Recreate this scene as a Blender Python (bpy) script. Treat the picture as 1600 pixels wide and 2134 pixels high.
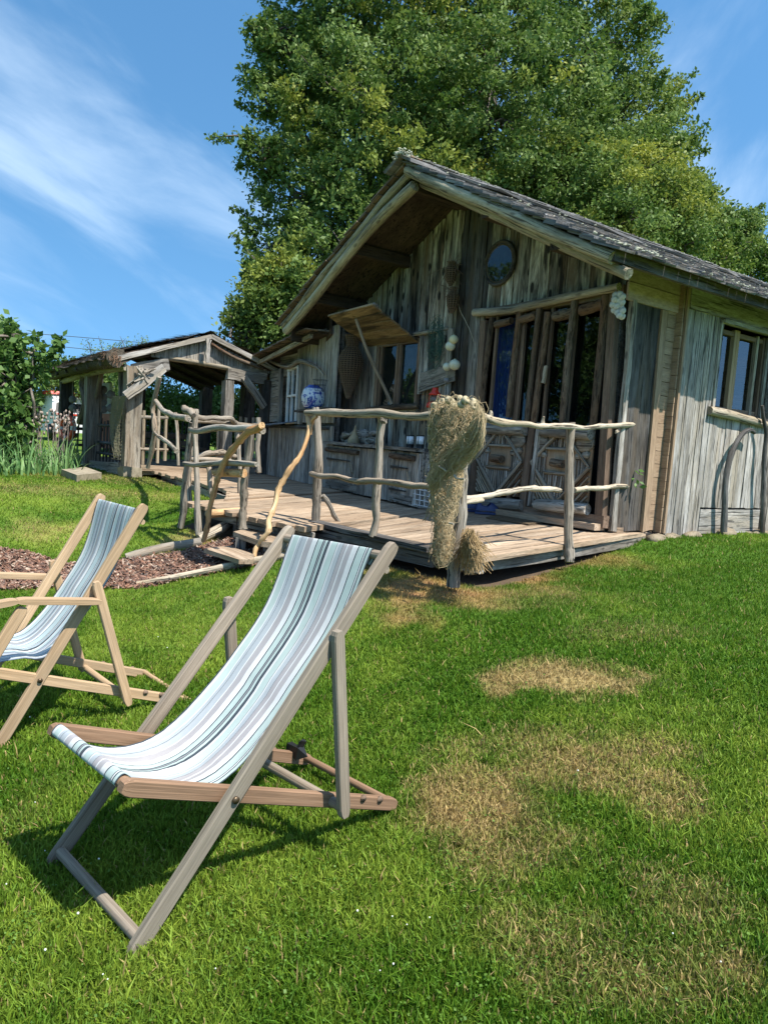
import bpy, math, random
import numpy as np
from mathutils import Vector, Matrix
R = math.radians
random.seed(7); rng = np.random.default_rng(7)
for o in list(bpy.data.objects): bpy.data.objects.remove(o)
S = bpy.context.scene
COL = S.collection
# ------------------------------------------------------------------ camera
PITCH, ROLL, ALPHA, FPX, CAMH = R(5.4), R(3.95), R(35.2), 1500., 1.4
F0 = np.array([-math.cos(ALPHA), math.sin(ALPHA), 0]); R0 = np.array([math.sin(ALPHA), math.cos(ALPHA), 0]); U0 = np.array([0, 0, 1.])
FW = F0*math.cos(PITCH)-U0*math.sin(PITCH); UPv = U0*math.cos(PITCH)+F0*math.sin(PITCH)
RT = R0*math.cos(ROLL)+UPv*math.sin(ROLL); UP = UPv*math.cos(ROLL)-R0*math.sin(ROLL)
CAM = np.array([0, 0, CAMH])
cd = bpy.data.cameras.new('camera'); cam = bpy.data.objects.new('camera', cd); COL.objects.link(cam)
cd.sensor_fit = 'HORIZONTAL'; cd.sensor_width = 36; cd.lens = FPX/1600*36; cd.clip_end = 2000; cd.clip_start = .05
M = Matrix(((RT[0], UP[0], -FW[0], CAM[0]), (RT[1], UP[1], -FW[1], CAM[1]), (RT[2], UP[2], -FW[2], CAM[2]), (0, 0, 0, 1)))
cam.matrix_world = M
S.camera = cam
S.render.resolution_x, S.render.resolution_y = 767, 1024
S.render.engine = 'CYCLES'
S.view_settings.view_transform = 'Standard'; S.view_settings.look = 'None'
S.view_settings.exposure = 1.05; S.view_settings.gamma = 1
# ------------------------------------------------------------------ sun and sky
SUN_EL = R(60); SUNH = np.array([.952, .306])          # direction towards the sun
sd = np.array([SUNH[0]*math.cos(SUN_EL), SUNH[1]*math.cos(SUN_EL), math.sin(SUN_EL)])
sl = bpy.data.lights.new('sun', 'SUN'); sl.energy = 4.3; sl.angle = R(.5); sl.color = (1, .955, .88)
so = bpy.data.objects.new('sun', sl); COL.objects.link(so)
so.rotation_euler = Vector(sd).to_track_quat('Z', 'Y').to_euler(); so.location = (5, 0, 20)
w = bpy.data.worlds.new('World'); S.world = w; w.use_nodes = True
nt = w.node_tree; nt.nodes.clear()
def N(nt, t, **k):
    n = nt.nodes.new(t)
    for a, b in k.items():
        if a == 'inp':
            for i, v in b.items(): n.inputs[i].default_value = v
        else: setattr(n, a, b)
    return n
L_ = lambda nt, a, b: nt.links.new(a, b)
sky = N(nt, 'ShaderNodeTexSky'); sky.sky_type = 'NISHITA'; sky.sun_disc = False
sky.sun_elevation = SUN_EL; sky.sun_rotation = math.atan2(SUNH[0], SUNH[1]); sky.air_density = 1.0; sky.dust_density = .3; sky.ozone_density = 3.5
tc = N(nt, 'ShaderNodeTexCoord')
lf = N(nt, 'ShaderNodeVectorMath', operation='ADD', inp={1: (0, 0, .26)}); L_(nt, tc.outputs['Generated'], lf.inputs[0]); ln_ = N(nt, 'ShaderNodeVectorMath', operation='NORMALIZE'); L_(nt, lf.outputs[0], ln_.inputs[0]); L_(nt, ln_.outputs[0], sky.inputs[0])
# cirrus: streaky high cloud on the dome of directions
sep = N(nt, 'ShaderNodeSeparateXYZ'); L_(nt, tc.outputs['Generated'], sep.inputs[0])
zz = N(nt, 'ShaderNodeMath', operation='ADD', inp={1: .18}); L_(nt, sep.outputs[2], zz.inputs[0])
zm = N(nt, 'ShaderNodeMath', operation='MAXIMUM', inp={1: .08}); L_(nt, zz.outputs[0], zm.inputs[0])
dv = N(nt, 'ShaderNodeVectorMath', operation='DIVIDE'); cmb = N(nt, 'ShaderNodeCombineXYZ')
for i in range(3): L_(nt, zm.outputs[0], cmb.inputs[i])
L_(nt, tc.outputs['Generated'], dv.inputs[0]); L_(nt, cmb.outputs[0], dv.inputs[1])
mp = N(nt, 'ShaderNodeMapping', vector_type='POINT'); mp.inputs['Scale'].default_value = (.42, 1.5, .1); mp.inputs['Location'].default_value = (5.1, 3.3, 0); mr = N(nt, 'ShaderNodeMapping', vector_type='POINT'); mr.inputs['Rotation'].default_value = (0, 0, R(-135))
L_(nt, dv.outputs[0], mr.inputs[0]); L_(nt, mr.outputs[0], mp.inputs[0])
n1 = N(nt, 'ShaderNodeTexNoise', inp={'Scale': 1.0, 'Detail': 10, 'Roughness': .56, 'Distortion': .9}); L_(nt, mp.outputs[0], n1.inputs['Vector'])
rp = N(nt, 'ShaderNodeValToRGB'); rp.color_ramp.elements[0].position = .43; rp.color_ramp.elements[1].position = .74; rp.color_ramp.interpolation = 'EASE'
L_(nt, n1.outputs[0], rp.inputs[0])
amt = N(nt, 'ShaderNodeMath', operation='MULTIPLY', inp={1: .5}); gz = N(nt, 'ShaderNodeMapRange', inp={1: .02, 2: .34, 3: .12, 4: 1.}); L_(nt, sep.outputs[2], gz.inputs[0])
am2 = N(nt, 'ShaderNodeMath', operation='MULTIPLY'); L_(nt, rp.outputs[0], am2.inputs[0]); L_(nt, gz.outputs[0], am2.inputs[1]); L_(nt, am2.outputs[0], amt.inputs[0])
hs = N(nt, 'ShaderNodeHueSaturation', inp={'Hue': .488, 'Saturation': 1.16, 'Value': 1.0}); L_(nt, sky.outputs[0], hs.inputs['Color'])
mxc = N(nt, 'ShaderNodeMixRGB', inp={2: (4.6, 5.5, 6.4, 1)}); L_(nt, amt.outputs[0], mxc.inputs[0]); L_(nt, hs.outputs[0], mxc.inputs[1])
bg = N(nt, 'ShaderNodeBackground', inp={'Strength': .12}); L_(nt, mxc.outputs[0], bg.inputs[0])
wo = N(nt, 'ShaderNodeOutputWorld'); L_(nt, bg.outputs[0], wo.inputs[0])

# ------------------------------------------------------------------ placing helpers
def ray(px, py): return FW+RT*(px-800)/FPX-UP*(py-1067)/FPX
def at(px, py, ax, v):
    i = 'xyz'.index(ax); r = ray(px, py); return CAM+r*(v-CAM[i])/r[i]
def atv(px, py, P, Q, off=0.):
    d = np.array([Q[0]-P[0], Q[1]-P[1]]); n = np.array([-d[1], d[0]])/np.hypot(*d); r = ray(px, py)
    c = n@np.array(P[:2])+off
    return CAM+r*((c-n@CAM[:2])/(n@r[:2]))
def atd(px, py, d): return CAM+ray(px, py)*d
_sy = np.array([-60, 0, .5, 1.5, 2.2, 2.8, 3.45, 5.2, 7.4, 10, 400.]); _sz = np.array([-.05, -.03, -.02, .03, .15, .29, .40, .45, .57, .58, .58])
def sm(a, b, t): t = np.clip((t-a)/(b-a), 0, 1); return t*t*(3-2*t)
def gh(x, y):
    x = np.asarray(x, float); y = np.asarray(y, float)
    s = sum(np.interp(y+d, _sy, _sz) for d in (-.4, -.2, 0, .2, .4))/5
    l = sm(-7, -12, x); s = s*(1-l)+np.maximum(s, .48)*l
    s = s+np.clip(.035*(x+2.7), -.05, .05)*(1-sm(1.8, 3.0, y))*(1-l)
    s = s-.085*sm(-5.9, -5.0, x)*(1-sm(-4.0, -3.2, x))*sm(3.2, 4.2, y)*(1-sm(6.6, 7.4, y))   # worn hollow along the deck edge
    return s+.008*np.sin(x*3.1+1)*np.sin(y*2.7)
def atg(px, py):
    r = ray(px, py); lo, hi = .5, 60.
    for t in np.linspace(.8, 60, 800):
        p = CAM+r*t
        if p[2] < gh(p[0], p[1]): hi = t; break
    lo = hi-.08
    for _ in range(20):
        m = (lo+hi)/2; p = CAM+r*m
        if p[2] < gh(p[0], p[1]): hi = m
        else: lo = m
    p = CAM+r*hi; return np.array([p[0], p[1], float(gh(p[0], p[1]))])
def V(*a): return np.array(a, float)
def lerp(a, b, t): return a+(b-a)*t
def nrm(v): v = np.asarray(v, float); return v/(np.linalg.norm(v)+1e-12)

# ------------------------------------------------------------------ mesh building
class MB:
    def __init__(s): s.v = []; s.f = []; s.g = []; s.n = 0; s.sm = []
    def add(s, vs, fs, gs=None, smooth=False):
        vs = [tuple(map(float, p)) for p in vs]; gs = vs if gs is None else gs
        s.v += vs; s.g += [tuple(map(float, p)) for p in gs]
        s.f += [tuple(i+s.n for i in f) for f in fs]; s.sm += [smooth]*len(fs); s.n += len(vs); return s
    def bar(s, p0, p1, side, w, t, seg=3, jit=.0, w2=None, g0=0, chamfer=0):
        """sawn piece from p0 to p1; side = width direction; w wide, t thick"""
        p0 = V(*p0); p1 = V(*p1); d = nrm(p1-p0); L = np.linalg.norm(p1-p0)
        a = np.asarray(side, float); a = nrm(a-d*(a@d)); b = np.cross(d, a); w2 = w if w2 is None else w2
        vs = []; gs = []
        for i in range(seg+1):
            q = i/seg; c = lerp(p0, p1, q); ww = lerp(w, w2, q)
            o = random.gauss(0, jit*.4)
            for k, (x, y) in enumerate(((-1, -1), (1, -1), (1, 1), (-1, 1))):
                jx = random.gauss(0, jit); jl = random.gauss(0, jit*1.5) if i in (0, seg) and jit else 0
                vs.append(c+a*(x*ww/2+jx)+b*(y*t/2+o)+d*jl); gs.append((q*L+g0, x*ww/2, y*t/2))
        fs = [(3, 2, 1, 0), tuple(seg*4+k for k in range(4))]
        for i in range(seg):
            for k in range(4):
                j = (k+1) % 4; fs.append((i*4+k, i*4+j, i*4+4+j, i*4+4+k))
        return s.add(vs, fs, gs)
    def log(s, pts, rad, sides=8, sub=3, jit=.12, caps=True, knot=0., flat=1.):
        pts = [V(*p) for p in pts]; n = len(pts)
        if np.isscalar(rad): rad = [rad]*n
        P = []; Rr = []
        for i in range(n-1):
            a = pts[max(i-1, 0)]; b = pts[i]; c = pts[i+1]; d = pts[min(i+2, n-1)]
            for k in range(sub):
                t = k/sub; P.append(.5*((2*b)+(c-a)*t+(2*a-5*b+4*c-d)*t*t+(3*b-a-3*c+d)*t**3)); Rr.append(lerp(rad[i], rad[i+1], t))
        P.append(pts[-1]); Rr.append(rad[-1]); m = len(P); vs = []; gs = []; ln = 0
        d = nrm(P[1]-P[0]); u = nrm(np.cross(d, (0.3, .2, .93) if abs(d[2]) < .9 else (1, 0, 0)))
        ph = [1+random.uniform(-jit, jit) for _ in range(sides)]
        for i in range(m):
            d = nrm(P[min(i+1, m-1)]-P[max(i-1, 0)]); u = nrm(u-d*(u@d)); v = np.cross(d, u)
            if i: ln += np.linalg.norm(P[i]-P[i-1])
            r = Rr[i]*(1+random.uniform(-jit, jit)*.6)*(1+(knot if random.random() < .15 else 0))
            for k in range(sides):
                a = 2*math.pi*k/sides; rr = r*ph[k]*(1+random.uniform(-jit, jit)*.35)
                vs.append(P[i]+(u*math.cos(a)+v*math.sin(a)*flat)*rr); gs.append((ln, math.cos(a)*r, math.sin(a)*r))
        fs = []
        for i in range(m-1):
            for k in range(sides):
                j = (k+1) % sides; fs.append((i*sides+k, i*sides+j, (i+1)*sides+j, (i+1)*sides+k))
        s.add(vs, fs, gs, True)
        if caps:
            s.add([vs[k] for k in range(sides)], [tuple(range(sides))[::-1]], [(-1, *g[1:]) for g in gs[:sides]])
            o = (m-1)*sides; s.add([vs[o+k] for k in range(sides)], [tuple(range(sides))], [(-1, *g[1:]) for g in gs[o:o+sides]])
        return s
    def lathe(s, c, prof, axis=(0, 0, 1), sides=16, jit=0.):
        ax = nrm(axis); u = nrm(np.cross(ax, (0, 1, 0) if abs(ax[1]) < .9 else (1, 0, 0))); v = np.cross(ax, u); vs = []; c = V(*c)
        for (r, z) in prof:
            for k in range(sides):
                a = 2*math.pi*k/sides; rr = r*(1+random.uniform(-jit, jit)); vs.append(c+ax*z+(u*math.cos(a)+v*math.sin(a))*rr)
        fs = []
        for i in range(len(prof)-1):
            for k in range(sides): j = (k+1) % sides; fs.append((i*sides+k, i*sides+j, (i+1)*sides+j, (i+1)*sides+k))
        fs += [tuple(range(sides))[::-1], tuple((len(prof)-1)*sides+k for k in range(sides))]
        return s.add(vs, fs, [p-c for p in vs], True)
    def ball(s, c, r, sq=(1, 1, 1), sides=12, rings=8, jit=0.):
        vs = []; c = V(*c)
        for i in range(rings+1):
            t = math.pi*i/rings
            for k in range(sides):
                a = 2*math.pi*k/sides; q = 1+random.uniform(-jit, jit)
                vs.append(c+V(math.sin(t)*math.cos(a)*sq[0], math.sin(t)*math.sin(a)*sq[1], math.cos(t)*sq[2])*r*q)
        fs = [(i*sides+k, (i+1)*sides+k, (i+1)*sides+(k+1) % sides, i*sides+(k+1) % sides) for i in range(rings) for k in range(sides)]
        return s.add(vs, fs, [p-c for p in vs], True)
    def torus(s, c, ax, Rr, r, n=24, m=8, a0=0, a1=2*math.pi):
        ax = nrm(ax); u = nrm(np.cross(ax, (0, 0, 1) if abs(ax[2]) < .9 else (1, 0, 0))); v = np.cross(ax, u); c = V(*c); vs = []; full = a1-a0 > 6.2
        k0 = n if full else n+1
        for i in range(k0):
            a = a0+(a1-a0)*i/n; d = u*math.cos(a)+v*math.sin(a)
            for j in range(m): b = 2*math.pi*j/m; vs.append(c+d*(Rr+r*math.cos(b))+ax*r*math.sin(b))
        fs = []
        for i in range(n):
            for j in range(m): fs.append((i*m+j, ((i+1) % k0)*m+j, ((i+1) % k0)*m+(j+1) % m, i*m+(j+1) % m))
        return s.add(vs, fs, [p-c for p in vs], True)
    def poly(s, pts, n, t):
        """flat polygon with thickness t along n"""
        pts = [V(*p) for p in pts]; n = nrm(n); k = len(pts)
        vs = pts+[p+n*t for p in pts]; fs = [tuple(range(k))[::-1], tuple(range(k, 2*k))]+[(i, (i+1) % k, (i+1) % k+k, i+k) for i in range(k)]
        return s.add(vs, fs)
ORG = {}
def setp(o, **k):
    for a, b in k.items():
        if b is not None: o[a] = b
def thing(name, label, cat, loc, group=None):
    o = bpy.data.objects.new(name, None); COL.objects.link(o); o.empty_display_size = .2
    o.location = tuple(map(float, loc)); ORG[o.name] = V(*loc); setp(o, label=label, category=cat, group=group); return o
def build(mb, name, mat, parent=None, label=None, cat=None, group=None, kind=None, origin=None):
    L = ORG[parent.name] if parent is not None else (V(*origin) if origin is not None else V(0, 0, 0))
    me = bpy.data.meshes.new(name); me.from_pydata([(a-L[0], b-L[1], c-L[2]) for a, b, c in mb.v], [], mb.f)
    at_ = me.attributes.new('gc', 'FLOAT_VECTOR', 'POINT'); at_.data.foreach_set('vector', np.array(mb.g, dtype=np.float32).ravel())
    me.polygons.foreach_set('use_smooth', mb.sm); me.materials.append(mat); me.update()
    o = bpy.data.objects.new(name, me); COL.objects.link(o)
    if parent is not None: o.parent = parent
    else: o.location = tuple(L)
    ORG[o.name] = L; setp(o, label=label, category=cat, group=group, kind=kind); return o
def raw(name, v, f, mat, parent=None, attrs=None, smooth=False, quads=4, **k):
    """fast numpy mesh; f is (n,quads)"""
    L = ORG[parent.name] if parent is not None else V(0, 0, 0)
    me = bpy.data.meshes.new(name); v = np.asarray(v, np.float32)-L.astype(np.float32); f = np.asarray(f, np.int32); n = len(f)
    me.vertices.add(len(v)); me.vertices.foreach_set('co', v.ravel()); me.loops.add(f.size); me.loops.foreach_set('vertex_index', f.ravel())
    me.polygons.add(n); me.polygons.foreach_set('loop_start', np.arange(n, dtype=np.int32)*f.shape[1]); me.polygons.foreach_set('loop_total', np.full(n, f.shape[1], np.int32))
    if smooth: me.polygons.foreach_set('use_smooth', np.ones(n, bool))
    for nm, arr in (attrs or {}).items():
        if arr.ndim == 1: a = me.attributes.new(nm, 'FLOAT', 'POINT'); a.data.foreach_set('value', arr.astype(np.float32))
        else: a = me.attributes.new(nm, 'FLOAT_VECTOR', 'POINT'); a.data.foreach_set('vector', arr.astype(np.float32).ravel())
    me.update(calc_edges=True); me.materials.append(mat)
    o = bpy.data.objects.new(name, me); COL.objects.link(o)
    if parent is not None: o.parent = parent
    ORG[o.name] = L; setp(o, **k); return o

# ------------------------------------------------------------------ materials
def newmat(name):
    m = bpy.data.materials.new(name); m.use_nodes = True; t = m.node_tree; t.nodes.clear()
    out = N(t, 'ShaderNodeOutputMaterial'); b = N(t, 'ShaderNodeBsdfPrincipled'); L_(t, b.outputs[0], out.inputs[0]); return m, t, b, out
def ramp(t, src, stops, interp='LINEAR'):
    r = N(t, 'ShaderNodeValToRGB'); cr = r.color_ramp; cr.interpolation = interp
    while len(cr.elements) < len(stops): cr.elements.new(.5)
    for e, (p, c) in zip(cr.elements, stops): e.position = p; e.color = (*c, 1) if len(c) == 3 else c
    L_(t, src, r.inputs[0]); return r
def mix(t, f, a, b, mode='MIX'):
    m = N(t, 'ShaderNodeMixRGB', blend_type=mode)
    for i, s in ((0, f), (1, a), (2, b)):
        if hasattr(s, 'is_output'): L_(t, s, m.inputs[i])
        else: m.inputs[i].default_value = s if i == 0 else (*s, 1)
    return m.outputs[0]
def wood(name, dark, mid, light, warm=None, var=.35, along=2.3, across=24., crack=.8, knots=.6, rough=.85, bump=.5, stain=0., bark=0.):
    m, t, b, out = newmat(name)
    a = N(t, 'ShaderNodeAttribute', attribute_name='gc'); oi = N(t, 'ShaderNodeObjectInfo')
    ofs = N(t, 'ShaderNodeMath', operation='MULTIPLY', inp={1: 41.}); L_(t, oi.outputs['Random'], ofs.inputs[0])
    ad = N(t, 'ShaderNodeVectorMath', operation='ADD'); L_(t, a.outputs['Vector'], ad.inputs[0]); L_(t, ofs.outputs[0], ad.inputs[1])
    def noise(sc, detail, rough_=.6, dist=0.):
        mp = N(t, 'ShaderNodeMapping'); mp.inputs['Scale'].default_value = sc; L_(t, ad.outputs[0], mp.inputs[0])
        n = N(t, 'ShaderNodeTexNoise', inp={'Scale': 1., 'Detail': detail, 'Roughness': rough_, 'Distortion': dist}); L_(t, mp.outputs[0], n.inputs['Vector']); return n.outputs[0], mp
    g, _ = noise((along, across, across), 5, .65, .4)
    lo, _ = noise((.9, 3.5, 3.5), 3)
    ck, _ = noise((along*.8, across*2.2, across*2.2), 2, .5, .3)
    fine, _ = noise((along*6, across*5, across*5), 2, .6)
    s = N(t, 'ShaderNodeMath', operation='MULTIPLY_ADD', inp={1: .55, 2: 0.}); L_(t, lo, s.inputs[0])
    s2 = N(t, 'ShaderNodeMath', operation='MULTIPLY_ADD', inp={1: .45}); L_(t, g, s2.inputs[0]); L_(t, s.outputs[0], s2.inputs[2])
    c = ramp(t, s2.outputs[0], [(.34, dark), (.5, mid), (.66, light)]).outputs[0]
    if warm:
        wn, _ = noise((.6, 6, 6), 2); wr = ramp(t, wn, [(.45, (0, 0, 0)), (.65, (1, 1, 1))]).outputs[0]
        c = mix(t, wr, c, warm)
    fr = ramp(t, fine, [(.3, (.72, .72, .72)), (.7, (1.25, 1.25, 1.25))]).outputs[0]; c = mix(t, .8, c, fr, 'MULTIPLY')
    if stain:
        sn, _ = noise((1.1, 7, 7), 4, .6, .8); sr = ramp(t, sn, [(.5, (0, 0, 0)), (.62, (stain,)*3)]).outputs[0]; c = mix(t, sr, c, (.02, .017, .014))
    cr = ramp(t, ck, [(.36, (1, 1, 1)), (.42, (0, 0, 0))]).outputs[0]
    crm = N(t, 'ShaderNodeMath', operation='MULTIPLY', inp={1: crack}); L_(t, cr, crm.inputs[0]); c = mix(t, crm.outputs[0], c, tuple(x*.25 for x in dark))
    if knots:
        mp = N(t, 'ShaderNodeMapping'); mp.inputs['Scale'].default_value = (3.2, 8, 8); L_(t, ad.outputs[0], mp.inputs[0])
        vo = N(t, 'ShaderNodeTexVoronoi', inp={'Scale': 1.}); L_(t, mp.outputs[0], vo.inputs['Vector'])
        kt = .17 if knots > .9 else .1; kr = ramp(t, vo.outputs['Distance'], [(kt, (min(1, knots),)*3), (kt+.08, (0, 0, 0))]).outputs[0]; c = mix(t, kr, c, tuple(x*.35 for x in dark))
    va = N(t, 'ShaderNodeMapRange', inp={3: 1-var, 4: 1+var*.7}); L_(t, oi.outputs['Random'], va.inputs[0])
    c = mix(t, 1., c, va.outputs[0], 'MULTIPLY')
    L_(t, c, b.inputs['Base Color']); b.inputs['Roughness'].default_value = rough; b.inputs['Specular IOR Level'].default_value = .25
    hsum = N(t, 'ShaderNodeMath', operation='MULTIPLY_ADD', inp={1: -.8}); L_(t, cr, hsum.inputs[0]); L_(t, g, hsum.inputs[2])
    bp = N(t, 'ShaderNodeBump', inp={'Strength': bump, 'Distance': .012}); L_(t, hsum.outputs[0], bp.inputs['Height']); L_(t, bp.outputs[0], b.inputs['Normal'])
    return m
def plain(name, c, rough=.6, spec=.4, nz=0., sc=8., bump=0., metal=0., c2=None, emit=None):
    m, t, b, out = newmat(name); b.inputs['Roughness'].default_value = rough; b.inputs['Specular IOR Level'].default_value = spec; b.inputs['Metallic'].default_value = metal
    if nz or c2:
        a = N(t, 'ShaderNodeAttribute', attribute_name='gc')
        n = N(t, 'ShaderNodeTexNoise', inp={'Scale': sc, 'Detail': 5, 'Roughness': .6}); L_(t, a.outputs['Vector'], n.inputs['Vector'])
        c2 = c2 or tuple(x*(1-nz) for x in c); r = ramp(t, n.outputs[0], [(.35, c2), (.65, c)]); L_(t, r.outputs[0], b.inputs['Base Color'])
        if bump: bp = N(t, 'ShaderNodeBump', inp={'Strength': bump, 'Distance': .01}); L_(t, n.outputs[0], bp.inputs['Height']); L_(t, bp.outputs[0], b.inputs['Normal'])
    else: b.inputs['Base Color'].default_value = (*c, 1)
    return m
def leafmat(name, a, b_, yel, trans=.35, rough=.5):
    m, t, b, out = newmat(name); at1 = N(t, 'ShaderNodeAttribute', attribute_name='rnd'); at2 = N(t, 'ShaderNodeAttribute', attribute_name='yel')
    c = mix(t, at1.outputs['Fac'], a, b_); c = mix(t, at2.outputs['Fac'], c, yel)
    L_(t, c, b.inputs['Base Color']); b.inputs['Roughness'].default_value = rough; b.inputs['Specular IOR Level'].default_value = .3
    tr = N(t, 'ShaderNodeBsdfTranslucent'); L_(t, c, tr.inputs[0]); ms = N(t, 'ShaderNodeMixShader', inp={0: trans}); L_(t, b.outputs[0], ms.inputs[1]); L_(t, tr.outputs[0], ms.inputs[2]); L_(t, ms.outputs[0], out.inputs[0])
    return m
def attrmat(name, rough=.9, trans=0., noise=0., sc=60., bump=0.):
    m, t, b, out = newmat(name); a = N(t, 'ShaderNodeAttribute', attribute_name='gcol'); c = a.outputs['Vector']
    b.inputs['Roughness'].default_value = rough; b.inputs['Specular IOR Level'].default_value = .2
    if noise:
        tcx = N(t, 'ShaderNodeTexCoord'); n = N(t, 'ShaderNodeTexNoise', inp={'Scale': sc, 'Detail': 6, 'Roughness': .7}); L_(t, tcx.outputs['Object'], n.inputs['Vector'])
        r = ramp(t, n.outputs[0], [(.3, (1-noise,)*3), (.7, (1+noise,)*3)]); c = mix(t, 1., c, r.outputs[0], 'MULTIPLY')
        bp = N(t, 'ShaderNodeBump', inp={'Strength': bump, 'Distance': .02}); L_(t, n.outputs[0], bp.inputs['Height']); L_(t, bp.outputs[0], b.inputs['Normal'])
    L_(t, c, b.inputs['Base Color'])
    if trans:
        tr = N(t, 'ShaderNodeBsdfTranslucent'); L_(t, c, tr.inputs[0]); ms = N(t, 'ShaderNodeMixShader', inp={0: trans}); L_(t, b.outputs[0], ms.inputs[1]); L_(t, tr.outputs[0], ms.inputs[2]); L_(t, ms.outputs[0], out.inputs[0])
    return m
def glassmat(name, dirt=.0):
    m, t, b, out = newmat(name); t.nodes.remove(b)
    tr = N(t, 'ShaderNodeBsdfTransparent', inp={0: (.75, .8, .8, 1)}); gl = N(t, 'ShaderNodeBsdfGlossy', inp={'Roughness': .015, 'Color': (.95, .97, 1, 1)})
    lw = N(t, 'ShaderNodeFresnel', inp={'IOR': 1.9}); ms = N(t, 'ShaderNodeMixShader'); ge = N(t, 'ShaderNodeNewGeometry'); iv = N(t, 'ShaderNodeMath', operation='SUBTRACT', inp={0: 1.}); L_(t, ge.outputs['Backfacing'], iv.inputs[1]); fm = N(t, 'ShaderNodeMath', operation='MULTIPLY'); L_(t, lw.outputs[0], fm.inputs[0]); L_(t, iv.outputs[0], fm.inputs[1]); L_(t, fm.outputs[0], ms.inputs[0]); L_(t, tr.outputs[0], ms.inputs[1]); L_(t, gl.outputs[0], ms.inputs[2]); L_(t, ms.outputs[0], out.inputs[0])
    return m
MW = dict(
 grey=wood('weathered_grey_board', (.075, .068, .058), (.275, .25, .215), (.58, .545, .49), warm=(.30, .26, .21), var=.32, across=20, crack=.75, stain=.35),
 gable=wood('gable_board', (.065, .056, .044), (.35, .315, .25), (.70, .655, .56), warm=(.20, .14, .09), var=.45, across=16, crack=.6, knots=1., stain=.9),
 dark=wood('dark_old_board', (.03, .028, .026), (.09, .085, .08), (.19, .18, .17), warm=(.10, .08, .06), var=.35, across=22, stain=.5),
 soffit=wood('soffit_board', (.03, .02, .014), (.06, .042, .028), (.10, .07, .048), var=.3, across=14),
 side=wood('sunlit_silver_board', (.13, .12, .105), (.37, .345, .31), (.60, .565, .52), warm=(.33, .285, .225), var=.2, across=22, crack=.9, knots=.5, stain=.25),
 tan=wood('tan_siding', (.24, .16, .10), (.34, .235, .15), (.42, .30, .20), var=.14, across=30, crack=.15, knots=.35, bump=.15),
 beige=wood('beige_board', (.36, .25, .20), (.45, .33, .265), (.51, .38, .31), var=.08, across=10, crack=.0, knots=0, bump=.08),
 frame=wood('brown_frame', (.10, .065, .045), (.19, .13, .09), (.28, .20, .14), var=.2, across=30, crack=.3, knots=.2),
 bark=wood('bark_log', (.045, .032, .022), (.13, .095, .065), (.26, .20, .14), warm=(.16, .09, .05), var=.3, along=9, across=22, crack=.6, knots=.5, bump=1.),
 drift=wood('driftwood', (.17, .14, .10), (.37, .315, .235), (.58, .51, .40), warm=(.34, .27, .18), var=.18, across=34, crack=.85, knots=.5, bump=.6),
 post=wood('grey_post', (.12, .105, .085), (.29, .255, .205), (.46, .41, .34), warm=(.26, .20, .14), var=.2, across=34, crack=.9, knots=.5, bump=.7),
 verge=wood('verge_log', (.15, .12, .075), (.36, .31, .215), (.52, .47, .35), var=.12, across=26, crack=.8, knots=.6, bump=.7),
 peeled=wood('peeled_branch', (.30, .16, .07), (.50, .33, .17), (.62, .45, .27), warm=(.42, .22, .09), var=.1, across=24, crack=.5, knots=.8),
 deck=wood('deck_plank', (.20, .145, .098), (.36, .27, .185), (.50, .385, .275), warm=(.32, .225, .145), var=.2, across=26, crack=.5, knots=.3, bump=.35),
 plywood=wood('flap_board', (.13, .085, .045), (.27, .18, .095), (.40, .28, .155), var=.35, across=14, crack=.3, knots=.7, stain=.7),
 shingle=wood('slate_shingle', (.05, .05, .05), (.13, .13, .13), (.26, .255, .25), warm=(.15, .13, .11), var=.4, across=12, crack=.4, knots=0),
 shback=wood('shingle_underside', (.08, .055, .035), (.17, .12, .08), (.27, .20, .135), var=.4, across=16, crack=.5, knots=.3),
 teak=wood('weathered_teak', (.14, .105, .075), (.25, .20, .15), (.35, .29, .225), warm=(.22, .19, .145), var=.12, along=1.2, across=60, crack=.3, knots=0, bump=.2),
 teakred=wood('red_teak', (.14, .08, .045), (.23, .14, .085), (.31, .20, .13), var=.08, along=1.0, across=55, crack=.1, knots=0, bump=.12),
 oak=wood('light_oak', (.30, .195, .105), (.42, .285, .165), (.50, .355, .22), warm=(.37, .265, .165), var=.08, along=1.1, across=45, crack=.05, knots=0, bump=.1),
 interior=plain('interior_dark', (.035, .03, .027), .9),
)
M_lichen = plain('pale_lichen', (.50, .50, .40), .95, .1, c2=(.22, .23, .15), sc=20, bump=.6)
M_glass = glassmat('window_glass')
M_black = plain('black_metal', (.012, .012, .013), .5)
M_white = plain('white_paint', (.72, .72, .70), .5, nz=.2)
M_slate = plain('blue_slate', (.16, .19, .24), .5, nz=.3)
M_stone = plain('foundation_stone', (.27, .225, .155), .9, .2, c2=(.13, .105, .075), sc=7, bump=.7)
M_conc = plain('concrete_block', (.34, .29, .21), .9, .2, c2=(.2, .17, .12), sc=9, bump=.5)
M_thatch = plain('dry_heather', (.13, .11, .085), .95, .1, c2=(.045, .038, .03), sc=30, bump=.6)
M_net = plain('net_twine', (.54, .43, .26), .9, .1, c2=(.36, .27, .15), sc=14)
M_netb = plain('net_twine_brown', (.38, .27, .14), .9, .1, c2=(.22, .15, .07), sc=12)
M_netg = plain('green_net', (.06, .13, .10), .8)
M_wick = plain('brown_wicker', (.21, .145, .095), .8, .2, c2=(.10, .07, .045), sc=40)
M_shell = plain('white_shell', (.66, .68, .66), .45, .4, c2=(.40, .43, .42), sc=30)
M_float = plain('white_float', (.72, .71, .60), .6, .3, c2=(.55, .53, .36), sc=14)
M_cork = plain('cork_float', (.42, .36, .24), .85, .2, c2=(.35, .29, .17), sc=20)
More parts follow.
